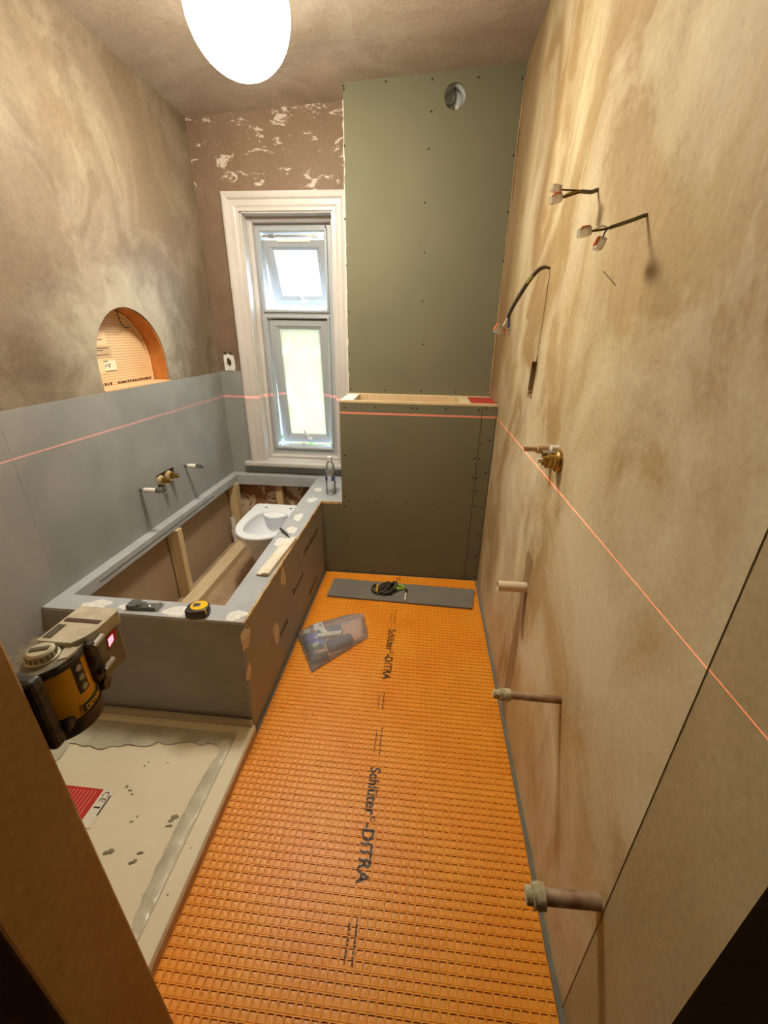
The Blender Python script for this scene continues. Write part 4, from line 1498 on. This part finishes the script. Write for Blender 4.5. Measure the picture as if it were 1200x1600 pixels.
dr_ = MB().prism([(x, y, 1.006) for x, y in drum_loop(0)], (0, 0, 0.088)).build('drum', YELLOW, lv, smooth=True)
MB().prism([(x, y, LZ0) for x, y in drum_loop(0.003)], (0, 0, 0.022)).build('lower_guard', BLACK, lv, smooth=True)
MB().prism([(x, y, 1.091) for x, y in drum_loop(0.003)], (0, 0, 0.007)).build('upper_guard', BLACK, lv, smooth=True)
MB().box(-0.532, -0.456, 0.326, 0.346, LZ0 + 0.004, 1.106, 0.006).build('wall_bracket', BLACK, lv)
MB().box(-0.520, -0.451, 0.344, 0.362, LZ0 + 0.016, LZ0 + 0.034, 0.005).build('bumper', BLACK, lv)
MB().box(-0.530, -0.4475, 0.405, 0.420, 1.028, 1.096, 0.005).build('bumper', BLACK, lv)
MB().lathe([(0, 0.013), (0.010, 0.014), (0.018, 0.012)], (-0.472, 0.420, 1.012), 14, (1, 0.35, 0)).build('lock_knob', BLACK, lv, smooth=True)
deck = [(-0.530, 0.342), (-0.468, 0.342), (-0.452, 0.360), (-0.447, 0.386), (-0.452, 0.410), (-0.530, 0.410)]
MB().prism([(x, y, 1.097) for x, y in deck], (0, 0, 0.005)).build('deck', M('deck_dark', (86, 82, 72), 0.45, col2=(140, 134, 116), scale=50), lv)
MB().prism([(x, y, 1.102) for x, y in ((-0.460, 0.372), (-0.450, 0.378), (-0.4495, 0.396), (-0.470, 0.398))], (0, 0, 0.0012)).build('deck_panel', GREYP, lv)
MB().lathe([(0, 0.020), (0.002, 0.020), (0.003, 0.0165), (0.011, 0.016), (0.0135, 0.0135)], (-0.484, 0.375, 1.102), 20).build('dial', GREYP, lv, smooth=True)
dl = MB()
for i in range(16):
    a = 2 * PI * i / 16
    dl.obox((-0.484 + 0.0164 * math.cos(a), 0.375 + 0.0164 * math.sin(a), 1.1085), Vector((math.cos(a), math.sin(a), 0)) * 0.0010, Vector((-math.sin(a), math.cos(a), 0)) * 0.0014, (0, 0, 0.0035))
dl.build('dial_grip', M('dial_dark', (120, 114, 96), 0.5), lv)
MB().obox((-0.484, 0.375, 1.1160), (0.010, 0.004, 0), (-0.0012, 0.003, 0), (0, 0, 0.001)).build('dial_pointer', M('dial_mark', (90, 84, 70), 0.5), lv)
hp = [(-0.512, 0.398), (-0.462, 0.398), (-0.452, 0.412), (-0.4475, 0.428), (-0.4475, 0.470), (-0.452, 0.476), (-0.512, 0.476)]
MB().prism([(x, y, 1.088) for x, y in hp], (0, 0, 0.020)).build('head', M('head_pale', (214, 208, 186), 0.45, col2=(190, 184, 160), scale=40), lv)
MB().box(-0.508, -0.454, 0.4395, 0.4465, 1.1075, 1.1090).build('head_slot', M('slot_brown', (84, 52, 40), 0.6), lv)
MB().box(-0.509, -0.497, 0.404, 0.432, 1.1075, 1.1088).build('head_slot', M('slot_dark', (84, 80, 64), 0.6), lv)
MB().box(-0.505, -0.449, 0.4195, 0.468, 1.020, 1.089, 0.003).build('optics_housing', M('smoked_grey', (132, 126, 108), 0.3), lv)
MB().prism([(-0.4488, 0.437, 1.063), (-0.4488, 0.455, 1.070), (-0.4488, 0.458, 1.086), (-0.4488, 0.440, 1.083)], (0.0012, 0, 0)).build('laser_window', WINDOWRED, lv)
MB().prism([(-0.4474, 0.4385, 1.067), (-0.4474, 0.449, 1.071), (-0.4474, 0.450, 1.081), (-0.4474, 0.440, 1.080)], (0.0004, 0, 0)).build('window_glint', emission('glowing_aperture', (1.0, 0.25, 0.3), 2.2), lv)
for (y0, z0) in ((0.412, 1.094), (0.417, 1.047)):
    MB().tube([(-0.4435, y0 - 0.002, z0 - 0.001), (-0.4435, y0 + 0.018, z0 + 0.002)], 0.0040, 10).build('guard_bar', WHITE, lv, smooth=True)
    MB().lathe([(0, 0.0075), (0.006, 0.006)], (-0.448, y0 - 0.003, z0), 10, (1, 0, 0)).build('guard_foot', BLACK, lv)
# button panel and badge on the drum
def on_drum(y):
    q_ = max(-1, min(1, (y - DY) / DRY))
    return DX + DRX * math.sqrt(1 - q_ * q_)


def drum_patch(y0, y1, z0, z1, h, name, m, n=6):
    mb = MB()
    vs, fs = [], []
    for i in range(n + 1):
        y = y0 + (y1 - y0) * i / n
        for z in (z0, z1):
            vs.append((on_drum(y) + h, y, z))
            vs.append((on_drum(y) - 0.001, y, z))
    for i in range(n):
        a, b = i * 4, (i + 1) * 4
        fs += [(a, b, b + 2, a + 2), (a, a + 1, b + 1, b), (a + 2, b + 2, b + 3, a + 3)]
    fs += [(0, 2, 3, 1), (n * 4, n * 4 + 1, n * 4 + 3, n * 4 + 2)]
    mb.add(vs, fs)
    return mb.build(name, m, lv)


drum_patch(0.375, 0.391, 1.040, 1.088, 0.0010, 'button_panel', BLACK)
for zz in (1.048, 1.064, 1.080):
    y = 0.383
    MB().lathe([(0, 0.0052), (0.0018, 0.0046)], (on_drum(y) + 0.0006, y, zz), 12, (1, 0.03, 0)).build('button', GREYP, lv, smooth=True)
drum_patch(0.369, 0.415, 1.0085, 1.0265, 0.0016, 'badge_border', TAPEY, 8)
drum_patch(0.371, 0.413, 1.0105, 1.0245, 0.0030, 'badge', BLACK, 8)
me = text_mesh('DEWALT', 0.0115, 0.0, 0.0003)
wmax = max(v.co.x for v in me.vertices)
for v in me.vertices:
    y = 0.3735 + v.co.x / wmax * 0.037
    v.co = (on_drum(y) + 0.0035, y, 1.0132 + v.co.y)
me.materials.clear()
for v in me.vertices:
    v.co = Vector(v.co) - ORG[lv]
link_mesh('lettering', me, TAPEY, lv, ORG[lv])
# the beam: a flat horizontal fan of red light from the front of the unit
ld = bpy.data.lights.new('laser_fan', 'POINT')
ld.energy = LASER_POWER
ld.shadow_soft_size = 0.0
ld.color = (1, 1, 1)
ld.use_nodes = True
lt = ld.node_tree
em = lt.nodes['Emission']
tc = lt.nodes.new('ShaderNodeNewGeometry')
sp_ = lt.nodes.new('ShaderNodeSeparateXYZ')
lt.links.new(tc.outputs['Incoming'], sp_.inputs[0])
ab = lt.nodes.new('ShaderNodeMath')
ab.operation = 'ABSOLUTE'
lt.links.new(sp_.outputs['Z'], ab.inputs[0])
lth = lt.nodes.new('ShaderNodeMath')
lth.operation = 'LESS_THAN'
lt.links.new(ab.outputs[0], lth.inputs[0])


def lmath(op, a, b):
    x = lt.nodes.new('ShaderNodeMath')
    x.operation = op
    for i, v in enumerate((a, b)):
        if hasattr(v, 'is_output'):
            lt.links.new(v, x.inputs[i])
        else:
            x.inputs[i].default_value = v
    return x.outputs[0]


fwd = lmath('ABSOLUTE', sp_.outputs['Y'], 0.0)          # the lens sends most of its power straight ahead
lt.links.new(lmath('MULTIPLY_ADD', lmath('MULTIPLY', fwd, fwd), 0.0018), lth.inputs[1])
lt.nodes[lth.inputs[1].links[0].from_node.name].inputs[2].default_value = 0.0012
pw = lmath('ADD', lmath('MULTIPLY', lmath('POWER', fwd, 3.0), 0.105), 0.0128)
lt.links.new(lmath('MULTIPLY', lth.outputs[0], pw), em.inputs['Strength'])
em.inputs['Color'].default_value = (1.0, 0.16, 0.12, 1)
lo2 = bpy.data.objects.new('laser_fan', ld)
C.objects.link(lo2)
lo2.parent = lv
lo2.location = Vector((-0.470, 0.482, LASER_Z)) - ORG[lv]

# ================================================================== SMALL THINGS ON THE LEDGE
# tape measure
tm = thing('tape_measure', (-0.808, 1.205, ZT), 'black and yellow tape measure lying on the front ledge', 'tape measure')
tmo = Vector((-0.808, 1.200, ZT + 0.0005))
tax = Vector((math.cos(0.30), math.sin(0.30), 0))
tay = Vector((-math.sin(0.30), math.cos(0.30), 0))


def tmp_(u, v, z):
    return tmo + tax * u + tay * v + Vector((0, 0, z))


shape = []
for i in range(28):
    a = 2 * PI * i / 28
    c, s = math.cos(a), math.sin(a)
    u = 0.042 * math.copysign(abs(c) ** 0.75, c)
    v = 0.036 * math.copysign(abs(s) ** 0.75, s)
    if u < 0 and v < 0:
        u *= 1.08
        v *= 1.05
    shape.append((u, v))
mb = MB()
vs, fs = [], []
lev = [(0.90, 0.0), (1.0, 0.006), (1.0, 0.026), (0.93, 0.034), (0.80, 0.037)]
for s, z in lev:
    for (u, v) in shape:
        vs.append(tmp_(u * s, v * s, z))
n = 28
for r in range(len(lev) - 1):
    for i in range(n):
        fs.append((r * n + i, r * n + (i + 1) % n, (r + 1) * n + (i + 1) % n, (r + 1) * n + i))
fs += [tuple(range(n - 1, -1, -1)), tuple((len(lev) - 1) * n + i for i in range(n))]
mb.add(vs, fs)
mb.build('case', BLACK, tm, smooth=True)
MB().prism([tmp_(0.006 + 0.031 * math.cos(2 * PI * i / 24), 0.001 + 0.028 * math.sin(2 * PI * i / 24), 0.0365) for i in range(24)], (0, 0, 0.0025)).build('side_disc', TAPEY, tm)
MB().obox(tmp_(-0.002, 0.004, 0.0398), tax * 0.013, tay * 0.010, (0, 0, 0.0008)).build('belt_clip', DULLST, tm)
MB().obox(tmp_(-0.003, 0.004, 0.0410), tax * 0.009, tay * 0.005, (0, 0, 0.0006)).build('clip_window', BLACK, tm)
mb = MB().tube([tmp_(0.028, -0.022, 0.0375), tmp_(0.0325, -0.028, 0.030), tmp_(0.034, -0.030, 0.016)], 0.0018, 6)
mb.build('yellow_rib', TAPEY, tm)
MB().obox(tmp_(-0.046, 0.010, 0.008), tax * 0.003, tay * 0.009, (0, 0, 0.006)).build('hook', STEEL, tm)

# scraper
sc_ = thing('scraper', (-1.03, 1.222, ZT), 'grey handled steel blade scraper lying on the front ledge', 'scraper')
so = Vector((-1.03, 1.216, ZT + 0.003))
sax, say = Vector((0.998, 0.06, 0)), Vector((-0.06, 0.998, 0))


def spt(u, v, z):
    return so + sax * u + say * v + Vector((0, 0, z))


MB().prism([spt(-0.066, -0.020, 0), spt(-0.030, -0.022, 0), spt(-0.022, -0.006, 0), spt(-0.022, 0.016, 0), spt(-0.034, 0.024, 0), spt(-0.062, 0.020, 0)], (0, 0, 0.017)).build('handle', M('scraper_grey', (74, 84, 84), 0.5, col2=(98, 104, 100), scale=60), sc_)
MB().prism([spt(-0.034, -0.022, 0), spt(0.046, -0.022, 0), spt(0.050, 0.020, 0), spt(-0.026, 0.022, 0)], (0, 0, 0.003)).build('blade_holder', DULLST, sc_)
MB().obox(spt(0.006, -0.0205, 0.006), sax * 0.040, say * 0.002, (0, 0, 0.005)).build('side_rail', M('rail_grey', (104, 104, 98), 0.4, 0.8), sc_)
MB().obox(spt(0.046, 0.000, 0.005), sax * 0.003, say * 0.022, (0, 0, 0.004)).build('clamp_bar', STEEL, sc_)
MB().obox(spt(0.054, 0.000, 0.001), sax * 0.006, say * 0.024, (0, 0, 0.0008)).build('blade', STEEL, sc_)
wire(sc_, [spt(-0.022, -0.012, 0.012), spt(-0.016, 0.004, 0.020), spt(-0.004, 0.010, 0.018), spt(0.008, 0.006, 0.008)], 0.003, STEEL, 'spring_clip')
MB().lathe([(0, 0.007), (0.004, 0.006), (0.006, 0.003)], spt(0.014, -0.002, 0.003), 14).build('screw', STEEL, sc_, smooth=True)

# length of white moulding with a broken end
ml = thing('moulding_offcut', (-0.665, 1.62, ZT), 'offcut of white grooved moulding with a broken end on the long ledge', 'moulding')
A, B = Vector((-0.668, 1.490, ZT + 0.0026)), Vector((-0.648, 1.835, ZT + 0.0026))
d = (B - A).normalized()
s = Vector((d.y, -d.x, 0))
pf = [(-0.028, 0.0), (-0.028, 0.006), (-0.016, 0.010), (-0.012, 0.007), (-0.004, 0.007), (0.002, 0.016), (0.020, 0.020), (0.030, 0.016), (0.032, 0.0)]
mb = MB()
n = len(pf)
vs, fs = [], []
K = 9
for k in range(K):
    c = A.lerp(B, k / (K - 1))
    for i, (u, z) in enumerate(pf):
        jit = random.uniform(-0.009, 0.006) if k == 0 else 0
        vs.append(c + s * u + Vector((0, 0, z)) + d * jit)
for k in range(K - 1):
    for i in range(n):
        fs.append((k * n + i, k * n + (i + 1) % n, (k + 1) * n + (i + 1) % n, (k + 1) * n + i))
fs += [tuple(range(n - 1, -1, -1)), tuple((K - 1) * n + i for i in range(n))]
mb.add(vs, fs)
mb.build('moulding', M('aged_white', (232, 228, 216), 0.5, col2=(222, 212, 190), scale=14), ml)
mb = MB()
for i in range(5):
    mb.obox(A + s * (-0.020 + i * 0.011) + Vector((0, 0, 0.003)) - d * 0.005, s * 0.002, d * random.uniform(0.003, 0.007), (0, 0, 0.002))
mb.build('splinters', EDGE, ml)

# small knife / pen
kn = thing('craft_knife', (-0.70, 1.90, ZT), 'small black handled knife with a silver tip lying across the ledge', 'knife')
a, b = Vector((-0.738, 1.938, ZT + 0.012)), Vector((-0.672, 1.868, ZT + 0.007))
MB().tube([a, a.lerp(b, 0.5), b], [0.0055, 0.0060, 0.0050], 10).build('handle', BLACK, kn, smooth=True)
dk = (b - a).normalized()
MB().tube([b, b + dk * 0.026, b + dk * 0.034], [0.0040, 0.0034, 0.0010], 10).build('blade', STEEL, kn, smooth=True)

# bottle
bo = Vector((-0.588, 2.525, ZT))
bt = thing('water_bottle', bo, 'clear plastic water bottle with a blue label standing on the ledge corner', 'bottle')
prof = [(0.002, 0.020), (0.0, 0.026), (0.006, 0.0325), (0.012, 0.0335), (0.022, 0.031), (0.030, 0.0335), (0.042, 0.031), (0.050, 0.0335), (0.064, 0.0315), (0.074, 0.0335), (0.094, 0.0335), (0.096, 0.0322), (0.132, 0.0322), (0.134, 0.0335), (0.150, 0.0335), (0.168, 0.0305), (0.176, 0.0265), (0.182, 0.0275), (0.200, 0.0255), (0.214, 0.0190), (0.224, 0.0135), (0.240, 0.0132)]
MB().lathe(prof, bo, 32, (0, 0, 1), True).build('bottle_body', BOTTLEM, bt, smooth=True)
MB().lathe([(0.0965, 0.0325), (0.0965, 0.0329), (0.1315, 0.0329), (0.1315, 0.0325)], bo, 32, (0, 0, 1), False).build('label_band', M('label_paper', (206, 214, 228), 0.5), bt, smooth=True)
for (a0, a1, mm) in ((-2.75, -1.95, NAVY), (-1.15, -0.55, M('label_blue', (66, 96, 160), 0.5))):
    mb = MB()
    vs, fs = [], []
    for i in range(9):
        a = a0 + (a1 - a0) * i / 8
        for z in (0.098, 0.130):
            vs.append(bo + Vector((0.0332 * math.cos(a), 0.0332 * math.sin(a), z)))
    fs = [(2 * i, 2 * i + 2, 2 * i + 3, 2 * i + 1) for i in range(8)]
    mb.add(vs, fs)
    mb.build('label_print', mm, bt)
MB().lathe([(0.238, 0.0150), (0.240, 0.0155), (0.254, 0.0150), (0.256, 0.013)], bo, 24).build('cap', M('cap_white', (236, 240, 244), 0.4), bt, smooth=True)
MB().lathe([(0.232, 0.0132), (0.232, 0.0165), (0.2345, 0.0165), (0.2345, 0.0132)], bo, 24, (0, 0, 1), False).build('neck_ring', WHITE, bt, smooth=True)

# ================================================================== THINGS ON THE FLOOR
# board offcut
ob = MB().prism([px(522, 903, Z=0.012), px(741, 921, Z=0.012), px(738, 950, Z=0.012), px(511, 930, Z=0.012)], (0, 0, -0.0118))
o = ob.build('board_offcut', M('offcut_grey', (116, 112, 104), 0.8, col2=(126, 122, 112), scale=6), None)
props(o, 'long grey tile backer offcut lying on the membrane by the boxing', 'board')
ZO = 0.0125

# coil of black cable
cc = thing('cable_coil', px(600, 920, Z=ZO), 'loosely coiled black cable on the grey board offcut', 'cable')
base = px(603, 922, Z=ZO)
base.z = ZO
for k in range(6):
    mb_pts = []
    cx, cy = base.x - 0.028 + k * 0.013, base.y + random.uniform(-0.01, 0.01)
    for i in range(19):
        a = 2 * PI * i / 18
        u = 0.020 * math.cos(a) + 0.020 * math.sin(a)
        v = 0.060 * math.sin(a)
        mb_pts.append((cx + u, cy + v, ZO + 0.008 + 0.007 * (k % 3) + 0.006 * math.sin(a + k)))
    MB().tube(mb_pts, 0.0062, 8).build('cable_loop', M('cable_black', (44, 42, 34), 0.5, col2=(70, 66, 54), scale=30), cc, smooth=True)
wire(cc, [(base.x - 0.05, base.y + 0.02, ZO + 0.01), (base.x - 0.075, base.y + 0.012, ZO + 0.008), (base.x - 0.095, base.y + 0.004, ZO + 0.007)], 0.0045, BLACK, 'cable_end')
# spring clamp with yellow jaw
cl = thing('spring_clamp', px(587, 924, Z=ZO), 'small black clamp with a yellow jaw left of the cable coil', 'clamp')
q = px(587, 921, Z=ZO)
q.z = ZO
wire(cl, [q + Vector((-0.004, 0.045, 0.008)), q + Vector((-0.020, 0.018, 0.008)), q + Vector((-0.018, -0.025, 0.008)), q + Vector((0.002, -0.050, 0.008))], 0.0078, BLACK, 'frame')
MB().obox(q + Vector((0.010, -0.005, 0.012)), (0.0045, 0.001, 0), (-0.003, 0.040, 0), (0, 0, 0.006)).build('jaw', M('jaw_yellow', (206, 170, 66), 0.5), cl)
MB().obox(q + Vector((0.004, -0.010, 0.012)), (0.008, 0.0, 0), (0, 0.004, 0), (0, 0, 0.005)).build('trigger', M('trigger_tan', (176, 140, 60), 0.5), cl)
# green snips
gs = thing('wire_snips', px(624, 920, Z=ZO), 'small lime green handled snips right of the cable coil', 'snips')
q = px(624, 919, Z=ZO)
q.z = ZO
ringp = [(q.x + 0.030 * math.cos(2 * PI * i / 16), q.y + 0.022 * math.sin(2 * PI * i / 16), ZO + 0.008) for i in range(17)]
MB().tube(ringp, 0.0072, 8).build('handle_loop', LIME, gs, smooth=True)
MB().obox(q + Vector((-0.022, -0.012, 0.009)), (0.014, 0.006, 0), (-0.004, 0.009, 0), (0, 0, 0.006), 0.002).build('handle_grip', LIME, gs)
wire(gs, [q + Vector((0.028, -0.012, 0.008)), q + Vector((0.0, -0.034, 0.007)), q + Vector((-0.030, -0.062, 0.005)), q + Vector((-0.050, -0.092, 0.004))], 0.0030, BLACK, 'blade')
# marker
mk_ = thing('marker_pen', px(633, 930, Z=ZO), 'short white marker pen with a black cap beside the green snips', 'marker pen')
a, b = px(635, 921, Z=ZO + 0.007), px(633, 938, Z=ZO + 0.007)
MB().tube([a.lerp(b, 0.33), b], 0.0062, 12).build('barrel', CREAM, mk_, smooth=True)
MB().tube([a, a.lerp(b, 0.10), a.lerp(b, 0.36)], [0.0060, 0.0085, 0.0080], 12).build('cap', DARK, mk_, smooth=True)

# bag of plastic bits
b1, b2, b3, b4 = px(464, 992, Z=0.0), px(486, 1052, Z=0.0), px(576, 996, Z=0.0), px(568, 958, Z=0.0)
bgc = (b1 + b2 + b3 + b4) / 4
bag = thing('plastic_bag', (bgc.x, bgc.y, 0.0), 'clear polythene bag of blue and white plastic bits on the orange membrane', 'bag')
NU, NV = 26, 18
mb = MB()
vs, fs = [], []
rnd = random.Random(11)
gr = [[rnd.uniform(-1, 1) for _ in range(NV + 1)] for _ in range(NU + 1)]
for lay in (0, 1):
    for i in range(NU + 1):
        for j in range(NV + 1):
            u, v = i / NU, j / NV
            p = (b1.lerp(b4, u)).lerp(b2.lerp(b3, u), v)
            e = (4 * v * (1 - v)) ** 0.55 * (min(1, 6 * u) ** 0.5) * (min(1, 4 * (1 - u)) ** 0.7)
            h = 0.105 * (1 - 0.45 * u) + 0.03 * math.exp(-((u - 0.95) ** 2) / 0.01)
            z = 0.0015 + lay * (0.002 + h * e + 0.007 * gr[i][j] * e)
            w = 0.0025 * gr[i][(j + 3) % NV] * (1 if i in (0, NU) or j in (0, NV) else 0)
            vs.append((p.x + w, p.y + w, max(0.0014, z)))
N1 = (NU + 1) * (NV + 1)
for i in range(NU):
    for j in range(NV):
        a = i * (NV + 1) + j
        f = (a, a + 1, a + NV + 2, a + NV + 1)
        fs.append(tuple(N1 + q_ for q_ in f))
        fs.append(f[::-1])
mb.add(vs, fs)
film = mb.build('bag_film', BAGFILM, bag, smooth=False)
for p in film.data.polygons:
    p.use_smooth = True


def bag_pt(u, v, z):
    p = (b1.lerp(b4, u)).lerp(b2.lerp(b3, u), v)
    return Vector((p.x, p.y, z))


# barcode sticker on the film
p0 = bag_pt(0.28, 0.22, 0.062)
MB().obox(p0, (b4 - b1).normalized() * 0.026, (b2 - b1).normalized() * 0.020 + Vector((0, 0, -0.006)), Vector((0, 0, 0.0006))).build('barcode_sticker', WHITE, bag)
for k in range(5):
    MB().obox(p0 + (b4 - b1).normalized() * (0.004 + 0.004 * k) + Vector((0, 0, 0.001)), (b4 - b1).normalized() * 0.0012, (b2 - b1).normalized() * 0.012 + Vector((0, 0, -0.0036)), Vector((0, 0, 0.0003))).build('barcode_line', M('barcode_grey', (120, 116, 112), 0.6), bag)
# contents: things in the bag
ud, vd = (b4 - b1).normalized(), (b2 - b1).normalized()


def bit(name, u, v, z, hx_, hy_, hz_, ang, m, label, cat, group=None):
    c = bag_pt(u, v, z)
    x = (ud * math.cos(ang) + vd * math.sin(ang))
    y = (-ud * math.sin(ang) + vd * math.cos(ang))
    x.z = y.z = 0
    mb = MB().obox(c, x.normalized() * hx_, y.normalized() * hy_, Vector((0, 0, hz_)), min(hx_, hy_, hz_) * 0.35)
    # moulded notch and rib so each bit reads as a moulded piece
    mb.obox(c + Vector((0, 0, hz_ + 0.0012)), x.normalized() * hx_ * 0.6, y.normalized() * hy_ * 0.25, Vector((0, 0, 0.0015)))
    o = mb.build(name, m)
    return props(o, label, cat, group)


bit('plastic_strip', 0.40, 0.50, 0.046, 0.062, 0.013, 0.006, 0.25, CREAM, 'long white plastic strip lying across the blue pack in the bag', 'plastic strip')
bit('plastic_strip', 0.33, 0.36, 0.047, 0.040, 0.014, 0.006, 1.25, CREAM, 'short white plastic strip slanting under the barcode sticker in the bag', 'plastic strip')
bit('plastic_pack', 0.17, 0.40, 0.022, 0.050, 0.050, 0.014, 0.1, BLUE, 'bright blue plastic pack at the closed end of the bag', 'plastic pack')
bit('plastic_pack', 0.52, 0.74, 0.020, 0.070, 0.030, 0.014, -0.02, NAVY, 'navy blue plastic pack along the lower edge of the bag', 'plastic pack')
bit('plastic_pack', 0.50, 0.36, 0.018, 0.040, 0.034, 0.011, 0.1, M('slate_plastic', (66, 74, 92), 0.5), 'slate grey plastic pack in the middle of the bag', 'plastic pack')
bit('plastic_pack', 0.17, 0.82, 0.016, 0.045, 0.022, 0.010, 0.1, M('black_plastic', (30, 34, 36), 0.5), 'black plastic pack in the lower corner of the bag', 'plastic pack')
bit('plastic_cap', 0.08, 0.62, 0.046, 0.018, 0.020, 0.009, 0.3, LEAFG, 'green plastic cap at the left end of the bag', 'plastic cap')  # loose plastic caps, drawn as small ribbed blocks
bit('plastic_cap', 0.15, 0.64, 0.048, 0.014, 0.014, 0.008, 0.8, M('pale_green_plastic', (170, 200, 160), 0.5), 'pale green plastic cap near the black pack in the bag', 'plastic cap')
bit('plastic_cap', 0.12, 0.16, 0.036, 0.017, 0.017, 0.008, 0.2, M('ivory_plastic', (200, 204, 186), 0.5), 'ivory plastic cap beside the barcode sticker in the bag', 'plastic cap')
